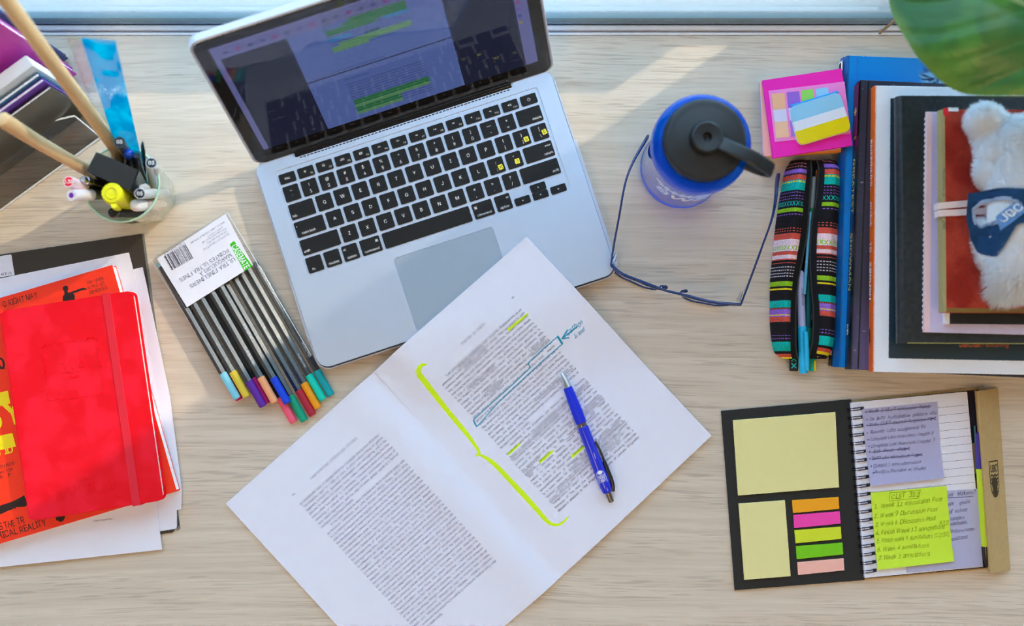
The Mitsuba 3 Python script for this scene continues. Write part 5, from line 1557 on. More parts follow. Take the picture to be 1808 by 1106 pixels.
    add(D + '__nose', xf(trimesh.creation.icosphere(3, .006), mtx(hd + [.014, 0, .004], [1, 0, 0], [0, 1.2, 0], [0, 0, .9])), 'm_black_gloss', True)
    for s in (-1, 1):
        add(D + '__eye', xf(trimesh.creation.icosphere(3, .0035), mtx(P(1908, 335, z + .05) + [0, s * .012, -.007], [1, 0, 0], [0, 1, 0], [0, 0, 1])), 'm_black_gloss', True)
    # fur: thin tapering hairs
    rng = np.random.default_rng(21)
    pts, fi = trimesh.sample.sample_surface(tm, 34000, seed=4)
    nn = tm.face_normals[fi]
    vest_area = pg.buffer(.001)
    import shapely
    inv = shapely.contains_xy(vest_area, pts[:, 0], pts[:, 1]) & (pts[:, 2] > z + .012)
    keep = ~inv & (pts[:, 2] > z + .0015)
    pts, nn = pts[keep], nn[keep]
    tail = P(1776, 505, z + .02)
    td = np.exp(-((pts[:, :2] - tail[:2]) ** 2).sum(1) / .016 ** 2)
    flow = np.column_stack([-.25 + 0 * td, -.35 - 1.2 * td, -.15 + 0 * td]) + rng.normal(0, .45, pts.shape)
    clump = np.column_stack([meshkit.noise(pts * 160, 3) - .5, meshkit.noise(pts * 160, 5) - .5, meshkit.noise(pts * 160, 8) - .5]) * 1.6
    d = nn * .75 + flow * .6 + clump * (.5 + .8 * td[:, None])
    d /= np.linalg.norm(d, axis=1, keepdims=True)
    Lh = (.0030 + .0024 * rng.random(len(pts)))[:, None] * (1 + 2.6 * td[:, None])
    side = np.cross(d, nn + rng.normal(0, .3, nn.shape)); side /= np.linalg.norm(side, axis=1, keepdims=True) + 1e-9
    wdt = .00032 * (1 + .6 * td[:, None])
    b0, b1 = pts - side * wdt, pts + side * wdt
    mid = pts + d * Lh * .55
    tip = pts + d * Lh + np.column_stack([0 * td, 0 * td, -.0012 + 0 * td])
    tip[:, 2] = np.maximum(tip[:, 2], z + .0004); mid[:, 2] = np.maximum(mid[:, 2], z + .0004)
    m0, m1 = mid - side * wdt * .6, mid + side * wdt * .6
    n = len(pts); i = np.arange(n)
    V = np.vstack([b0, b1, m0, m1, tip])
    Fh = np.vstack([np.stack([i, i + n, i + 3 * n], 1), np.stack([i, i + 3 * n, i + 2 * n], 1), np.stack([i + 2 * n, i + 3 * n, i + 4 * n], 1)])
    scene['m_fur'] = {'type': 'principledthin', 'base_color': rgb((.80, .81, .83)), 'roughness': .7, 'diff_trans': .7, 'spec_trans': 0.0}
    Nn = np.vstack([nn, nn, nn, nn, nn])
    path = meshkit.write_ply((V, Fh), False, normals=Nn)
    k = number(D + '__fur')
    scene[k] = {'type': 'ply', 'filename': path, 'face_normals': False, 'bsdf': {'type': 'ref', 'id': 'm_fur'}}
    tag(k, 'long white fur', kind='stuff')


plush()


# ------------------------------------------------------------------ sticky notes, index tabs and tab dispenser
def sticky_stack():
    z = 0.0
    def pad(label, q, z0, z1, c, key):
        K = thing('sticky_pad', label, 'sticky notes', 'pads of the sticky note stack')
        add(K + '__sheets', quadslab(q, z0, z1), col(key, c, .7))
        return K
    lo = [(1343.5, 143), (1484, 122), (1488, 269), (1349, 277)]
    sh = lambda q, dx, dy=0: [(x + dx, y + dy) for x, y in q]
    pad('lowest pad of the sticky note stack, pale violet', sh(lo, -.5, .5), .0003, .0080, (170, 164, 210), 'pad_violet')
    pad('yellow pad in the sticky note stack, just above the violet one', sh(lo, 1.6, 0), .0082, .0140, (240, 204, 60), 'pad_yellow')
    pad('orange pad in the sticky note stack', sh(lo, 1.2, -.4), .0142, .0200, (244, 156, 60), 'pad_orange')
    pad('peach pink pad under the hot pink one', [(1343.5, 143), (1481, 122), (1484, 263), (1349, 276)], .0202, .0262, (250, 184, 172), 'pad_peach')
    pad('hot pink square pad on top of the sticky note stack', [(1347, 142), (1486, 121), (1505.5, 256.5), (1365.5, 279)], .0272, .0330, (255, 30, 180), 'pad_pink')
    C = thing('index_tabs', 'clear card of coloured index tabs lying on the hot pink pad', 'index tabs')
    cz = .0332
    scene['m_tabfilm'] = {'type': 'thindielectric', 'int_ior': 1.5, 'specular_transmittance': rgb((.99, .95, .98))}
    mat('c_tab_card', (255, 140, 214), .35, spec=.5)
    add(C + '__card', quadslab([(1357, 160.5), (1491, 144), (1502, 236), (1368, 251)], cz, cz + .0004), 'c_tab_card')
    cols = [((252, 182, 142), (1362, 166), (1385, 164)), ((158, 100, 206), (1389, 163), (1411, 161)), ((150, 218, 96), (1414, 160), (1436, 157)), ((150, 208, 240), (1440, 157), (1462, 154))]
    dv = np.array([8.5, 78.0])
    for i, (c, a, b) in enumerate(cols):
        a, b = np.array(a, float), np.array(b, float)
        k1, k2 = .36, .64
        for f0, f1, cc, nm in ((0, k1, c, 'tab'), (k1, k2, (226, 212, 236), 'tab'), (k2, 1, tuple(np.clip(np.array(c) * .85 + 38, 0, 255)), 'tab')):
            q = [a + dv * f0, b + dv * f0, b + dv * f1, a + dv * f1]
            add(C + '__' + nm, quadslab(q, cz + .0005, cz + .0009), col(f'tab_{i}_{int(f0 * 10)}', cc, .5))
    dsp = thing('tab_dispenser', 'rounded plastic tab dispenser striped light blue, white and yellow on the pink pad', 'dispenser')
    z0, z1 = cz + .0011, cz + .0055
    q = [(1394, 189), (1482, 162), (1504, 229), (1411, 257)]
    W4 = np.array([P(x, y, z1)[:2] for x, y in q])
    full = Polygon(W4).buffer(-.006).buffer(.006, quad_segs=6)
    u0, u1, d0, d1 = W4[0], W4[1], W4[3], W4[2]
    for f0, f1, c, nm in ((-.05, .395, (150, 206, 236), 'blue_stripe'), (.395, .64, (232, 232, 242), 'white_stripe'), (.64, 1.05, (240, 216, 4), 'yellow_stripe')):
        big = lambda f, s: (u0 + (d0 - u0) * f if s == 0 else u1 + (d1 - u1) * f) + (u0 - u1) * (.1 if s == 0 else -.1)
        st = Polygon([big(f0, 0), big(f0, 1), big(f1, 1), big(f1, 0)]).intersection(full)
        o = np.array(st.exterior.coords)[:-1]
        if not st.exterior.is_ccw: o = o[::-1]
        m = trimesh.creation.extrude_polygon(st, z1 - z0, engine='earcut'); m.apply_translation([0, 0, z0])
        add(dsp + '__' + nm, m, col('disp_' + nm, c, .25, spec=.5, coat=.4))
    lip = np.array(full.buffer(.0006, quad_segs=6).exterior.coords)[:-1]
    if not Polygon(lip).exterior.is_ccw: lip = lip[::-1]
    add(dsp + '__tray', slab(lip, z0 - .0001, z0 + .0012, .0004), 'm_clear_rim')
    e0, e1 = P(1397, 187, z1), P(1481, 161.5, z1)
    add(dsp + '__blue_tab_edge', tube([e0 - [0, 0, .002], e1 - [0, 0, .002]], .0012, 8), col('cyan_edge', (10, 150, 220), .5))


sticky_stack()


# ------------------------------------------------------------------ striped pencil case with pens
def stripe_tex(p, n, uv):
    """uv.y: place along the case in photo rows from 283 on (row = 283 + 352 * v); uv.x: metres across"""
    y = 283 + 352 * uv.y
    x = uv.x
    c = mi.Color3f(.016, .014, .017)

    def band(c, a, b, colr):
        return mix(c, mi.Color3f(*[float(q) for q in colr]), dr.select((y > a) & (y < b), 1.0, 0.0))

    def dash(c, yc, w, per, colr, fill=.6):
        on = (dr.abs(y - yc) < w / 2) & ((x / per - dr.floor(x / per)) < fill)
        return mix(c, mi.Color3f(*[float(q) for q in colr]), dr.select(on, 1.0, 0.0))

    def cross(c, a, b, per, colr):
        t = (y - a) / (b - a)
        f = x / per - dr.floor(x / per)
        on = (t > 0) & (t < 1) & ((f > .1) & (f < .9) & (dr.minimum(dr.abs((f - .1) / .8 - t), dr.abs((f - .1) / .8 - (1 - t))) < .16))
        return mix(c, mi.Color3f(*[float(q) for q in colr]), dr.select(on, 1.0, 0.0))
    PU, RE, TE, GR, YE, PK, WH = lin(150, 104, 204), lin(214, 88, 74), lin(20, 182, 170), lin(150, 200, 44), lin(240, 214, 40), lin(244, 214, 222), lin(226, 216, 226)
    P2 = 1 / 1730.
    c = dash(c, 290, 2, 7 * P2, lin(206, 120, 130)); c = dash(c, 296, 2, 7 * P2, lin(206, 120, 130))
    c = band(c, 301, 308, PU); c = dash(c, 309.5, 2, 6 * P2, lin(80, 60, 110)); c = band(c, 311, 320, RE); c = band(c, 320, 338, TE); c = dash(c, 323, 2.6, 7 * P2, YE, .75)
    for r in (342, 348, 353): c = dash(c, r, 1.5, 6 * P2, PU)
    c = cross(c, 357, 365.5, 8 * P2, TE); c = band(c, 369, 376, GR); c = dash(c, 380.5, 1.6, 7 * P2, PU)
    for r in (405, 409.5): c = dash(c, r, 1.8, 7 * P2, RE)
    c = band(c, 413.5, 424, RE); c = band(c, 424, 445, PK); c = cross(c, 435, 443.5, 8 * P2, GR); c = band(c, 445.5, 451.5, RE); c = band(c, 451.5, 458.5, PK); c = band(c, 458.5, 460.5, RE); c = band(c, 465, 466.2, RE)
    for r in (473, 478.5, 484, 489): c = dash(c, r, 1.6, 5.5 * P2, WH)
    c = band(c, 498, 506.5, GR); c = band(c, 510, 513, YE); c = band(c, 531.5, 544, TE); c = dash(c, 545.5, 2, 4 * P2, RE); c = band(c, 547, 560, PU); c = dash(c, 557, 2.4, 5 * P2, YE, .75); c = band(c, 560, 569, RE)
    for r in (593, 598.5): c = dash(c, r, 1.4, 6 * P2, PU)
    c = band(c, 604, 620.5, TE); c = band(c, 625, 631, RE); c = band(c, 631, 636, YE)
    return c * (.8 + .4 * noise(p.x * 1500, p.y * 1500, 2.0))


def pencil_case():
    K = thing('pencil_case', 'woven striped pencil case lying open beside the book stack', 'pencil case')
    mat('m_stripes', None, .9, spec=.1, sheen=.2, tex=proc(stripe_tex), bump=proc(lambda p, n, uv: noise(p.x * 1800, p.y * 1800, p.z * 1800), 3e-4), bump_scale=.0003)
    mat('m_tape', (24, 25, 28), .8, spec=.2)
    ys = [283, 300, 340, 400, 459, 500, 560, 600, 622, 634]
    xl = [1399, 1389, 1381, 1372, 1366, 1362.5, 1362, 1365, 1370, 1386]
    il = [1423, 1424, 1420, 1415.5, 1406, 1399, 1395, 1395, 1396, 1399]
    ir = [1451, 1455, 1453, 1443, 1440.5, 1442, 1446.5, 1445, 1441, 1439]
    xr = [1478, 1487, 1488.5, 1487.5, 1485, 1483, 1480.5, 1477, 1470, 1462]
    n = 90
    yy = np.linspace(283, 634, n)
    from scipy.interpolate import PchipInterpolator as PI
    XL, IL, IR, XR = (PI(ys, q)(yy) for q in (xl, il, ir, xr))
    rise = np.minimum(1, np.minimum((yy - 277) / 24, (641 - yy) / 30)) ** .6
    hz = .026 * rise + .004

    def flap(xo, xi, left, shift):
        m = 16
        V, UV = [], []
        for k in range(n):
            a, b = P(xo[k], yy[k], .010), P(xi[k], yy[k] + (0 if left else -0), .020 * rise[k] + .004)
            fl = P((xo[k] + xi[k]) / 2, yy[k], .0)
            acc = 0; prev = None
            for j in range(m):
                t = j / (m - 1)
                ang = -1.05 + t * 2.35
                # arc from the desk, over the top, to the zip
                base = a + (b - a) * t
                zz = (.0008 + hz[k] * (.5 - .5 * math.cos(min(1, t * 1.7) * math.pi)) ** .7) if t < .59 else None
                if zz is None: zz = hz[k] + .0008 - (hz[k] * .16) * ((t - .59) / .41) ** 2
                out = -.0016 * math.sin(min(1, t * 2.5) * math.pi) * (1 if left else -1)
                p = np.array([base[0] + out, base[1], zz])
                if prev is not None: acc += np.linalg.norm(p - prev)
                prev = p
                V.append(p); UV.append([acc if left else -acc, (yy[k] + shift(k, t) - 283) / 352])
        V = np.array(V); UV = np.array(UV)
        i = np.arange(n * m).reshape(n, m)
        q = np.stack([i[:-1, :-1], i[1:, :-1], i[1:, 1:], i[:-1, 1:]], -1).reshape(-1, 4)
        if not left: q = q[:, ::-1]
        return trimesh.Trimesh(V, np.vstack([q[:, [0, 1, 2]], q[:, [0, 2, 3]]]), process=False), UV
    mL, uL = flap(XL, IL, True, lambda k, t: 0)
    mR, uR = flap(XR, IR, False, lambda k, t: 11.5 - 6 * (1 - t) + (2 if yy[k] > 480 else 0) * 0)
    add(K + '__left_side', mL, 'm_stripes', True, uv=uL, label='striped left side')
    add(K + '__right_side', mR, 'm_stripes', True, uv=uR, label='striped right side')
    # dark lining below the opening, ends
    V = np.array([[P(XL[k] + 3, yy[k], .002), P(XR[k] - 3, yy[k], .002)] for k in range(n)])
    i = np.arange(n - 1) * 2
    V2 = V.reshape(-1, 3).copy(); V2[:, 2] = .0012
    add(K + '__lining', trimesh.Trimesh(V2, np.vstack([np.stack([i, i + 2, i + 1], 1), np.stack([i + 1, i + 2, i + 3], 1)]), process=False), 'm_dark')
    for k, rows in ((0, 1), (n - 1, -1)):
        pass
    # zip tapes with teeth
    for X, sgn in ((IL, 1), (IR, -1)):
        w = np.interp(yy, [283, 330, 420, 520, 634], [8, 9.5, 11, 9.5, 10]) if sgn > 0 else np.interp(yy, [283, 330, 420, 520, 634], [9, 11, 10.5, 10, 11])
        a = np.array([P(X[k] - sgn * .8, yy[k], hz[k] * .84 + .0016) for k in range(n)]); b = np.array([P(X[k] + sgn * w[k], yy[k], hz[k] * .70 + .0016) for k in range(n)])
        c = b - [0, 0, .006]
        vs = np.stack([a, b, c], 1).reshape(-1, 3); i = np.arange(n - 1) * 3
        q = np.vstack([np.stack([i, i + 3, i + 4, i + 1], 1), np.stack([i + 1, i + 4, i + 5, i + 2], 1)])
        if sgn < 0: q = q[:, ::-1]
        add(K + '__zip_tape', trimesh.Trimesh(vs, np.vstack([q[:, [0, 1, 2]], q[:, [0, 2, 3]]]), process=False), 'm_tape')
        tp = spline(b, 170)
        tt = unit(b[-1] - b[0])
        teeth = [xf(trimesh.creation.box((.0016, .0009, .0012)), mtx(p, [1, 0, 0], [0, 1, 0], [0, 0, 1])) for p in tp]
        add(K + '__zip_teeth', cat_(*teeth), col('teeth', (44, 48, 52), .4), kind='stuff')
    # end tab and loops
    add(K + '__end_tab', quadslab([(1394, 630), (1409, 630), (1409, 656), (1394, 655)], .006, .0075, .001), 'm_black', label='black end tab with a blue-green stitched cross')
    A = flatframe(P(1396, 648, .0075), P(1408, 648, .0075), .0078)
    add(K + '__stitched_cross', xf(cat_(*[stroke([(.001, y), (.0055, y + .0045)], .0012) for y in (-.0012, .0058)], *[stroke([(.001, y + .0045), (.0055, y)], .0012, .0001) for y in (-.0012, .0058)]), A), col('stitch', (20, 182, 170), .8))
    add(K + '__end_tab', quadslab([(1428, 628), (1441, 626), (1441, 655), (1429, 656)], .004, .0055, .001), 'c_stitch', label='blue-green end tab')
    add(K + '__yellow_edge', quadslab([(1437, 637), (1441, 637), (1441, 655), (1437, 655)], .0056, .0060), col('yellow_stitch', (240, 214, 40), .8))
    # folded corner
    fold = [(1440, 606), (1476, 588), (1474, 612), (1460, 624), (1442, 630)]
    add(K + '__folded_corner', quadslab([(1441, 615), (1464, 618), (1458, 626), (1443, 632)], .012, .018, .001, .001), 'c_yellow_stitch', label='turned up yellow striped corner')
    # pens inside
    def inpen(label, a, b, r, c, capfrac, capc, z0, z1, key, cap_at_b=True):
        Q = thing('felt_pen', label, 'pen', 'pens in the pencil case')
        p, q = P(*a, z0), P(*b, z1)
        add(Q + '__barrel', rod(p, q, [(0, r * .6), (.02, r * .95), (1, r * .95)], 16), c, 40)
        if capfrac:
            s = p + (q - p) * (1 - capfrac)
            add(Q + '__cap', rod(s, q, [(0, r * .9), (.01, r * 1.12), (.97, r * 1.08), (1, r * .9)], 16), capc, 40)
        return Q, p, q
    lb = col('lav_pen', (164, 172, 214), .4); cy = col('cyan_cap', (26, 184, 234), .4)
    Q, p, q = inpen('lavender felt pen with bright blue cap in the pencil case opening', (1412, 478), (1419, 660), .0042, lb, .46, cy, .018, .0125, 'a')
    Q2 = Q
    add(Q + '__clip', tube([P(1422, 586, .0205), P(1424, 620, .0195), P(1425, 654, .0165)], [.0026, .0028, .0024], 12), cy, 40)
    t = text('STAEDTLER', .0022, 0, 0)
    add(Q + '__print', wrap_on(t, p, q, .0042, [0, 0, 1], .018), 'm_ink')
    inpen('green capped felt pen deep in the pencil case', (1428, 372), (1426, 652), .0034, col('teal_pen', (16, 96, 104), .35), .26, col('green_cap', (20, 132, 96), .4), .013, .009, 'b')
    inpen('slim light blue pen standing on edge along the zip', (1431, 374), (1420, 520), .0017, col('slim_pen', (92, 168, 200), .3), 0, None, .020, .020, 'c')
    inpen('grey pencil in the upper part of the opening', (1437, 312), (1433, 376), .0028, col('grey_pencil', (128, 140, 144), .4), .12, col('green_band', (10, 110, 70), .4), .016, .017, 'd')
    inpen('orange pen deep under the zip of the pencil case', (1443, 300), (1433, 566), .0022, col('orange_pen', (196, 110, 30), .4), 0, None, .010, .007, 'e')


pencil_case()

# ------------------------------------------------------------------ spiral notebook with sticky notes, lower right
def hand(s, h, A, px, py, to=None, slant=.32, jit=.07, narrow=.85, lift=.0002):
    """handwriting from the spot (px, py) towards the spot `to`"""
    a = local(A, px, py); b = local(A, *to)
    d = b - a; L = np.linalg.norm(d); d = d / L
    t = text(s, h, 0, 0, lift, slant=slant, jit=jit, narrow=narrow, fit=L)
    return xf(xf(t, mtx([a[0], a[1], 0], [d[0], d[1], 0], [-d[1], d[0], 0], [0, 0, 1])), A)


def spiral_notebook():
    N = thing('spiral_notebook', 'open spiral notebook with black board of sticky pads and a kraft cover flap', 'notebook')
    mat('m_board', (36, 39, 40), .6, spec=.3)
    kraft = mat('m_kraft', None, .8, spec=.15, tex=proc(lambda p, n, uv: mix((.46, .31, .135), (.54, .375, .175), fbm(p.x * 240, p.y * 240, p.z * 240, 3))))
    zb = .0030
    add(N + '__board', quadslab([(1273.5, 726), (1503, 705.5), (1526.5, 1025), (1297.5, 1043)], .0004, zb, .0004, .0004), 'm_board')
    yell = col('pad_pale', (232, 224, 156), .8)
    add(N + '__large_pad', quadslab([(1294.5, 742.5), (1475, 728), (1481.5, 861), (1303.5, 875.5)], zb, zb + .0032), yell, label='large pale yellow sticky pad')
    add(N + '__small_pad', quadslab([(1304.5, 890), (1386, 884), (1396, 1018), (1314.5, 1024.5)], zb, zb + .0032), yell, label='small upright pale yellow sticky pad')
    for c, q, nm in (((255, 168, 24), [(1398.5, 884), (1480.5, 878), (1482, 899), (1400.5, 906.5)], 'orange'), ((252, 70, 176), [(1401, 910), (1482.5, 903.5), (1484.5, 925), (1402.5, 933)], 'pink'), ((214, 228, 46), [(1403, 937), (1484.5, 930.5), (1486, 952), (1405, 960)], 'lime yellow'),
                     ((120, 204, 18), [(1405.5, 965), (1487.5, 959), (1489, 979.5), (1407, 988)], 'green'), ((248, 186, 172), [(1408, 993.5), (1489.5, 986.5), (1491, 1007.5), (1409.5, 1016)], 'salmon')):
        add(N + '__index_flag', quadslab(q, zb, zb + .0020), col('flag_' + nm.replace(' ', '_'), c, .7), label=f'{nm} index flags')
    # kraft cover below the pages, pages, black strip
    add(N + '__back_cover', quadslab([(1502.5, 707), (1728, 684), (1754, 1004), (1527, 1024)], .0004, .0024), kraft)
    add(N + '__inner_board', quadslab([(1506, 710.5), (1727, 688.5), (1752, 1002), (1529, 1021.5)], .0025, .0032), col('violet_black', (34, 26, 52), .6))
    zp = .0088
    add(N + '__pages', quadslab([(1502.5, 711.5), (1707.5, 692), (1735.5, 1001.5), (1527.5, 1021)], .0034, zp), 'm_paper')
    A = flatframe(P(1502.5, 711.5, zp), P(1707.5, 692, zp), zp)
    ln = []
    for i in range(20):
        f = (i + 1.7) / 22.6
        a = np.array([1516 + 25 * f, 712 + 307 * f]); b = np.array([1707 + 27.5 * f, 692 + 309 * f])
        p_, q_ = local(A, *a), local(A, *b)
        ln.append(stroke([p_, q_], .0004, .00008, False))
    add(N + '__ruled_lines', xf(cat_(*ln), A), col('rule', (120, 120, 128), .8))
    # binding: holes and wire loops
    holes, holes2 = [], []
    for i in range(20):
        f = i / 19
        c1 = np.array([1521.5 + 22.5 * f, 721.5 + 286 * f]); c0 = np.array([1496.5 + 23.5 * f, 724.0 + 286 * f])
        A1 = mtx(P(*c1, zp), A[:3, 0], A[:3, 1], [0, 0, 1.0])
        add(N + '__punched_hole', xf(box(-.0014, -.0016, .00005, .0022, .0016, .0003), A1), 'm_dark') if i == 0 else scene.update({number(N + '__punched_hole'): mikit.ply(xf(box(-.0014, -.0016, .00005, .0022, .0016, .0003), A1), 'm_dark')})
        p1 = P(*c1, zp + .0004); p0 = P(*c0, zb + .0004)
        mid = (p1 + p0) / 2
        path = []
        for off in (-.0011, .0011):
            o = A[:3, 1] * off
            pts = spline([p1 + o + [0, 0, -.0006], p1 + o - A[:3, 0] * .0012 + [0, 0, .0022], mid + o + [0, 0, .0040], p0 + o + A[:3, 0] * .001 + [0, 0, .0028], p0 + o + [0, 0, -.0004]], 12)
            path.append(tube(pts, .00048, 6))
        scene[number(N + '__wire_loop')] = mikit.ply(cat_(*path), col('wire', (38, 34, 62), .3, metallic=.7) if 'c_wire' not in scene else 'c_wire', smooth=40)
        A0 = mtx(P(*c0, zb), A[:3, 0], A[:3, 1], [0, 0, 1.0])
        scene[number(N + '__board_hole')] = mikit.ply(xf(box(-.0018, -.0013, .00005, .0014, .0013, .0003), A0), 'm_black')
    # notes: thin sheets of their own, a little curled at the lower edge
    def note(label, q, z, c, key, curl=.004):
        K = thing('sticky_note', label, 'sticky note', 'sticky notes on the ruled page')
        q3 = np.array([P(x, y, z) for x, y in q])
        n = 40
        g = []
        for s in np.linspace(0, 1, n):
            lft, rgt = q3[0] + (q3[3] - q3[0]) * s, q3[1] + (q3[2] - q3[1]) * s
            zz = curl * max(0, (s - .55) / .45) ** 2
            g.append([lft + [0, 0, zz], rgt + [0, 0, zz], rgt + [0, 0, zz - .0001], lft + [0, 0, zz - .0001]])
        add(K + '__sheet', loft(g), col(key, c, .75), 40)
        AA = flatframe(q3[0], q3[1], z + .0002)

        def bend(m):
            # follows the curl
            v = m.vertices.copy()
            s = np.linalg.solve(np.column_stack([(q3[3] - q3[0])[:2], (q3[1] - q3[0])[:2]]), (v - q3[0])[:, :2].T)[0]
            v[:, 2] = z + .00022 + curl * np.maximum(0, (s - .55) / .45) ** 2
            return trimesh.Trimesh(v, m.faces, process=False)
        return K, AA, bend
    K, AA, bend = note('lavender sticky note with crossed out handwritten tasks at the top of the page', [(1521, 723), (1655, 709.5), (1664.5, 844), (1535.5, 858)], zp + .0004, (178, 176, 214), 'note_lav', .0045)
    tasks = [('• Week 2 CLST discussion posts', (1526, 729), (1641, 719)), ('• Do INFO Participation practice 456', (1528, 743), (1654, 730)), ('• Write CLST Journal Response #2', (1528, 753), (1646, 741)), ('• Rewrite Latin assignment #4', (1529, 766), (1635, 755)), ('• Complete Latin exercises Chapter 6', (1530, 778), (1648, 766)),
             ('• Complete Latin exercises Chapter 7', (1532, 790), (1650, 779)), ('• Edit thesis chart', (1533, 800), (1600, 794)), ('• INFO 456 discussion Post', (1534, 812), (1622, 805)), ('• Conduct 1 more observation', (1536, 825), (1625, 817)), ('• Analyze interview w/ Shawn', (1538, 836), (1633, 828))]
    ms = [bend(hand(s, .0034, AA, a[0], a[1] + 1.5, (b[0], b[1] + 1.5))) for s, a, b in tasks]
    for i in (0, 2, 6, 7):
        a, b = local(AA, tasks[i][1][0] + 5, tasks[i][1][1] - 1), local(AA, tasks[i][2][0] + 3, tasks[i][2][1] - 1.5)
        ms.append(bend(xf(stroke([a, b], .0006), AA)))
        if i:
            e = b
            ms += [bend(xf(stroke([e + [-.004, -.0014], e + [.002, .0014]], .0007), AA)), bend(xf(stroke([e + [-.004, .0012], e + [.002, -.0012]], .0007), AA))]
    add(K + '__handwriting', cat_(*ms), 'm_pencil_ink', label='ten handwritten tasks, four of them struck through')
    K, AA, bend = note('pale violet sticky note mostly hidden behind the yellow one', [(1598, 872), (1726.5, 863.5), (1735, 1000), (1600.5, 1011)], zp + .0004, (182, 182, 216), 'note_lav2', .0008)
    ms = [bend(hand(s, .0036, AA, a[0], a[1], b)) for s, a, b in (('ow Midterm?', (1673, 878), (1722, 872)), ('apt goals', (1673, 894), (1712, 889)), ('of videos', (1675, 908), (1708, 903)), ('samples', (1677, 920), (1702, 917)), ('reasonable', (1676, 929), (1708, 925)), ('lecture notes', (1677, 942), (1722, 937)), ('quizzes', (1680, 955), (1708, 951)))]
    ms.append(bend(xf(stroke([local(AA, 1673, 880), local(AA, 1718, 877)], .0005), AA)))
    add(K + '__handwriting', cat_(*ms), 'm_pencil_ink')
    K, AA, bend = note('neon lime sticky note with a numbered list at the bottom of the page', [(1537, 870.5), (1671, 858.5), (1683, 991), (1548.5, 1006)], zp + .0014, (206, 238, 58), 'note_lime', .0030)
    ms = [bend(hand(s, .0048 if i == 0 else .0044, AA, a[0], a[1], b)) for i, (s, a, b) in enumerate((('CLST 352', (1573, 882), (1623, 877)), ('1. Week 11 discussion Post', (1543, 899), (1664, 885)), ('2. Week 9 Discussion Post', (1543, 916), (1655, 903)), ('3. Week 6 Discussion Post', (1544, 931), (1652, 919)), ('4. Finish Week 11 annotations', (1545, 946), (1669, 934)),
                                                                                     ('5. Finish week 9 Annotations (10/10)', (1547, 960), (1676, 947)), ('6. Week 4 annotations', (1547, 975), (1640, 966)), ('7. Week 3 annotations', (1548, 990), (1641, 981)), ('(9/10)', (1658, 929), (1675, 927))))]
    fr = [local(AA, *p) for p in ((1571, 871), (1625, 866), (1622, 880), (1570, 885))]
    ms.append(bend(xf(stroke(fr + [fr[0]], .0004), AA)))
    add(K + '__handwriting', cat_(*ms), 'm_olive_ink', label='seven handwritten tasks under a boxed heading')
    # kraft flap standing up at the right edge, with the crest
    zl, zr = .024, .0022
    l0, l1, r0, r1 = P(1726.5, 691, zl), P(1750, 1014, zl), P(1762, 685.5, zr), P(1784, 1007, zr)
    nf = unit(np.cross(r0 - l0, l0 - l1)); nf = nf if nf[2] > 0 else -nf
    fq = np.array([l0, l1, r1, r0])
    add(N + '__flap', loft([fq - nf * .0016, fq - nf * .0002, fq]), kraft, label='kraft cover flap folded over like a roof')
    w0 = np.array([l0, l1, [*(l1 + [.0040, 0, 0])[:2], .0046], [*(l0 + [.0040, 0, 0])[:2], .0046]])
    add(N + '__flap_wall', loft([w0 - [.0006, 0, 0], w0 + [.0008, 0, 0]]), kraft)
    lm, rm = (l0 + l1) / 2, (r0 + r1) / 2
    bx_ = unit(rm - lm); by_ = unit(np.cross(nf, bx_))
    B = mtx(lm + nf * .0003, bx_, by_, nf)
    m = crest(.037)
    # a solid sun at the foot of the crest, as printed there
    m = cat_(m, flatpoly(Polygon([(-.0085, -.006), (-.0065, .0015), (-.004, -.001), (-.0028, .0040), (0, .0005), (.0028, .0040), (.004, -.001), (.0065, .0015), (.0085, -.006), (.004, -.0125), (0, -.0155), (-.004, -.0125)])))
    m.vertices[:, 0] *= .60
    cy_ = (P(1758, 846, .012) - lm) @ by_
    m.vertices[:, :2] += [np.linalg.norm(rm - lm) * .50, cy_]
    add(N + '__crest_print', xf(m, B), col('crest_ink', (66, 52, 30), .8), label='dark printed crest with the letters UBC')
    # kraft strips and loop beside the pages
    add(N + '__inner_strip', quadslab([(1716, 783), (1726, 783), (1744, 985), (1733, 985)], .0034, .0042), kraft)
    add(N + '__pen_loop', quadslab([(1721, 838), (1734, 836), (1735, 847), (1722, 849)], .0044, .0068, .0005), 'm_black', label='black elastic pen loop')
    # pen tucked in beside the pages
    Q = thing('highlighter_pen', 'slim pen with violet end and neon yellow body tucked into the spiral notebook', 'pen')
    p0, p1 = P(1727, 764, .0112), P(1743, 1002, .0100)
    rd = lambda f0, f1, pr, m, nm, lb=None: add(Q + '__' + nm, rod(p0 + (p1 - p0) * f0, p0 + (p1 - p0) * f1, pr, 18), m, 40, label=lb)
    rd(0, .27, [(0, .0022), (.03, .0036), (.5, .0042), (1, .0042)], col('violet_cap', (72, 58, 158), .35), 'cap', 'violet end')
    rd(.27, .845, [(0, .0044), (1, .0044)], col('neon_body', (214, 238, 50), .4), 'body', 'neon yellow body')
    rd(.845, 1.0, [(0, .0045), (.5, .0042), (.9, .0024), (1, .0010)], col('dark_tip', (44, 30, 26), .15, coat=.6), 'tip', 'dark glossy tip')
    add(Q + '__clip', tube([P(1721, 752, .0118), P(1722, 768, .0118), P(1722.5, 784, .0112)], .0009, 8), col('clip_teal', (40, 110, 120), .3), 40)


spiral_notebook()


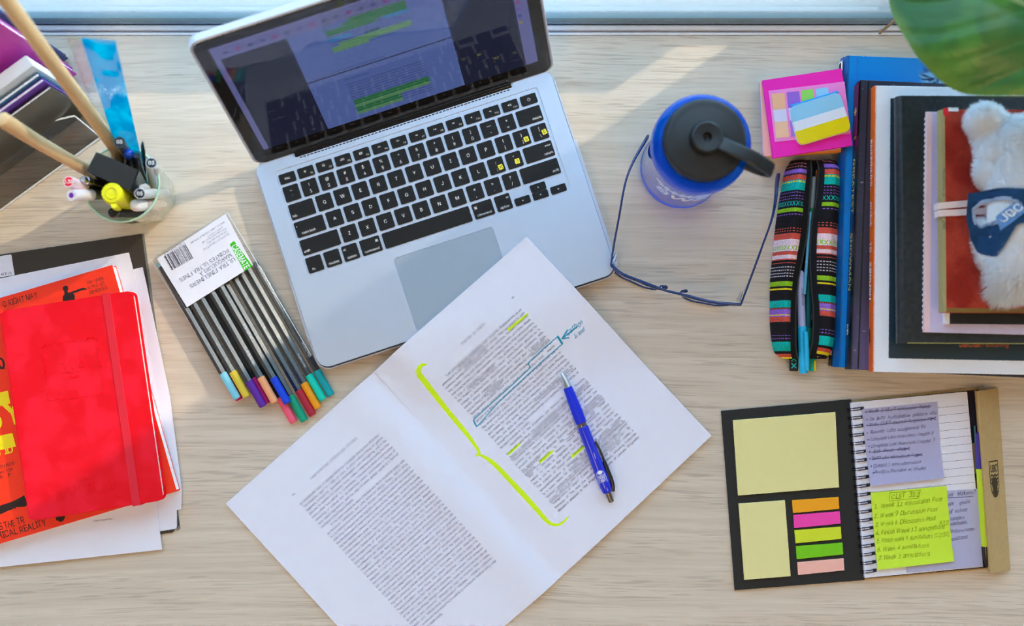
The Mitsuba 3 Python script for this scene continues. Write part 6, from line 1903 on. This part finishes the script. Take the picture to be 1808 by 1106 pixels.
# ------------------------------------------------------------------ leafy plant reaching in from the upper right
def plant():
    K = thing('potted_plant', 'potted plant whose broad glossy green leaf hangs over the book stack', 'plant')

    def leaf_tex(p, n, uv):
        s, t = uv.x, uv.y                      # along the midrib 0..1, across -1..1
        side = dr.abs(t)
        f = (s + side * .30) * 7.5
        d = dr.abs(f - dr.floor(f) - .5)
        vein = smoothstep(.06, .0, d) * smoothstep(.98, .6, side) * .55
        mid = smoothstep(.035, .012, side)
        spots = smoothstep(.5, .8, fbm(p.x * 40, p.y * 40, 1.0, 3))
        c = mix((.016, .120, .010), (.045, .200, .014), spots)
        c = mix(c, (.14, .26, .02), smoothstep(.82, 1.0, side) * .5 + smoothstep(.6, .9, noise(p.x * 28, p.y * 28, 6.0)) * .35)
        c = mix(c, (.10, .34, .12), vein * .45)
        return mix(c, (.30, .42, .14), mid * .8)
    scene['m_leaf'] = {'type': 'twosided', 'bsdf': {'type': 'bumpmap', 'bump': proc(lambda p, n, uv: smoothstep(.3, .0, dr.abs((uv.x + dr.abs(uv.y) * .30) * 7.5 - dr.floor((uv.x + dr.abs(uv.y) * .30) * 7.5) - .5)) * -1.0 + noise(uv.x * 60, uv.y * 40) * .3, 4e-4), 'scale': .0006,
                                               'bsdf': {'type': 'principled', 'base_color': proc(leaf_tex), 'roughness': .34, 'specular': .55, 'clearcoat': .35, 'clearcoat_gloss': .7}}}
    S_ = [-208, -200, -185, -153, -110, -62, 15, 120, 220, 300, 336, 345]
    Wd = [0, 24, 48, 92, 126, 153, 168, 132, 84, 36, 10, 0]
    from scipy.interpolate import PchipInterpolator as PI
    wf = PI(S_, Wd)
    nu, nv = 70, 33
    ss = -208 + 553 * (1 - np.cos(np.linspace(0, math.pi, nu))) / 2
    V, UV = [], []
    for s in ss:
        w = float(wf(s))
        for t in np.linspace(-1, 1, nv):
            px = 1772 + .857 * s - .515 * t * w; py = .515 * s + .857 * t * w
            f = (s + 208) / 553
            z = .262 + .045 * math.sin(f * math.pi * .55) - .030 * t * t * (w / 168) - .018 * (1 - f) ** 3 + .004 * math.sin(f * 17 + 4 * abs(t)) * abs(t) - .006 * max(0, 1 - abs(t) * 6)
            q = P(px, py, .27); q[2] = z
            V.append(q); UV.append([f, t])
    V, UV = np.array(V), np.array(UV)
    i = np.arange(nu * nv).reshape(nu, nv)
    q = np.stack([i[:-1, :-1], i[1:, :-1], i[1:, 1:], i[:-1, 1:]], -1).reshape(-1, 4)
    n = len(V)
    m = trimesh.Trimesh(V, np.vstack([q[:, [0, 2, 1]], q[:, [0, 3, 2]]]), process=False)
    if m.face_normals[:, 2].mean() < 0: m.faces = m.faces[:, ::-1]
    vb = V - [0, 0, .0005]
    back = trimesh.Trimesh(vb, m.faces[:, ::-1], process=False)
    add(K + '__leaf', cat_(m, back), 'm_leaf', True, uv=np.vstack([UV, UV]))
    mr = V.reshape(nu, nv, 3)[:, nv // 2]
    stem = col('stem', (112, 136, 60), .5)
    add(K + '__midrib', tube(mr[2:-1] - [0, 0, .0012], np.linspace(.0009, .0026, len(mr) - 3), 8), stem, 40)
    pot = np.array([.72, .16, 0])
    base = mr[-1]
    add(K + '__leaf_stalk', tube(spline([base + (mr[-4] - base) * .2, base + [.03, -.005, -.004], pot + [-.03, .02, .22], pot + [-.005, .004, .12]], 30), np.linspace(.0022, .0032, 30), 10), stem, 40)
    # a few more leaves over the pot, outside the picture
    rng = np.random.default_rng(3)
    for k, (az, ln, hh) in enumerate(((.4, .16, .30), (1.5, .15, .34), (-.6, .17, .28))):
        d = np.array([math.cos(az), math.sin(az), 0]); sd = np.array([-d[1], d[0], 0])
        g, gu = [], []
        for f in np.linspace(0, 1, 18):
            w = .055 * math.sin(math.pi * f ** .8) ** .8
            for t in np.linspace(-1, 1, 9):
                g.append(pot + d * (.03 + ln * f) + sd * t * w + [0, 0, hh - .05 * f * f - .02 * t * t]); gu.append([f, t])
        i = np.arange(18 * 9).reshape(18, 9); q = np.stack([i[:-1, :-1], i[1:, :-1], i[1:, 1:], i[:-1, 1:]], -1).reshape(-1, 4)
        add(K + '__leaf', trimesh.Trimesh(np.array(g), np.vstack([q[:, [0, 1, 2]], q[:, [0, 2, 3]]]), process=False), 'm_leaf', True, uv=np.array(gu))
        add(K + '__leaf_stalk', tube(spline([g[4], pot + d * .01 + [0, 0, hh * .7], pot + [0, 0, .12]], 20), .0026, 8), stem, 40)
    o = pot
    mv = lambda m_: trimesh.Trimesh(m_.vertices + o, m_.faces, process=False)
    add(K + '__pot', mv(lathe([(.048, .0005), (.050, .002), (.062, .11), (.066, .112), (.066, .128), (.060, .128), (.058, .112)], 48)), col('pot', (226, 224, 218), .4), 40)
    add(K + '__soil', mv(lathe([(.058, .105), (.057, .118), (.03, .121), (0, .122)], 40)), col('soil', (58, 42, 30), .95), 40)
    tw = [P(1553, 58.5, .0012), P(1575, 40, .022), P(1600, 23, .045), P(1660, 8, .085), P(1800, 30, .14), pot + [-.01, .01, .13]]
    add(K + '__twig', tube(spline(tw, 60), np.linspace(.0014, .0026, 60), 8), col('twig', (150, 122, 90), .7), 40, label='thin dry brown twig')


plant()
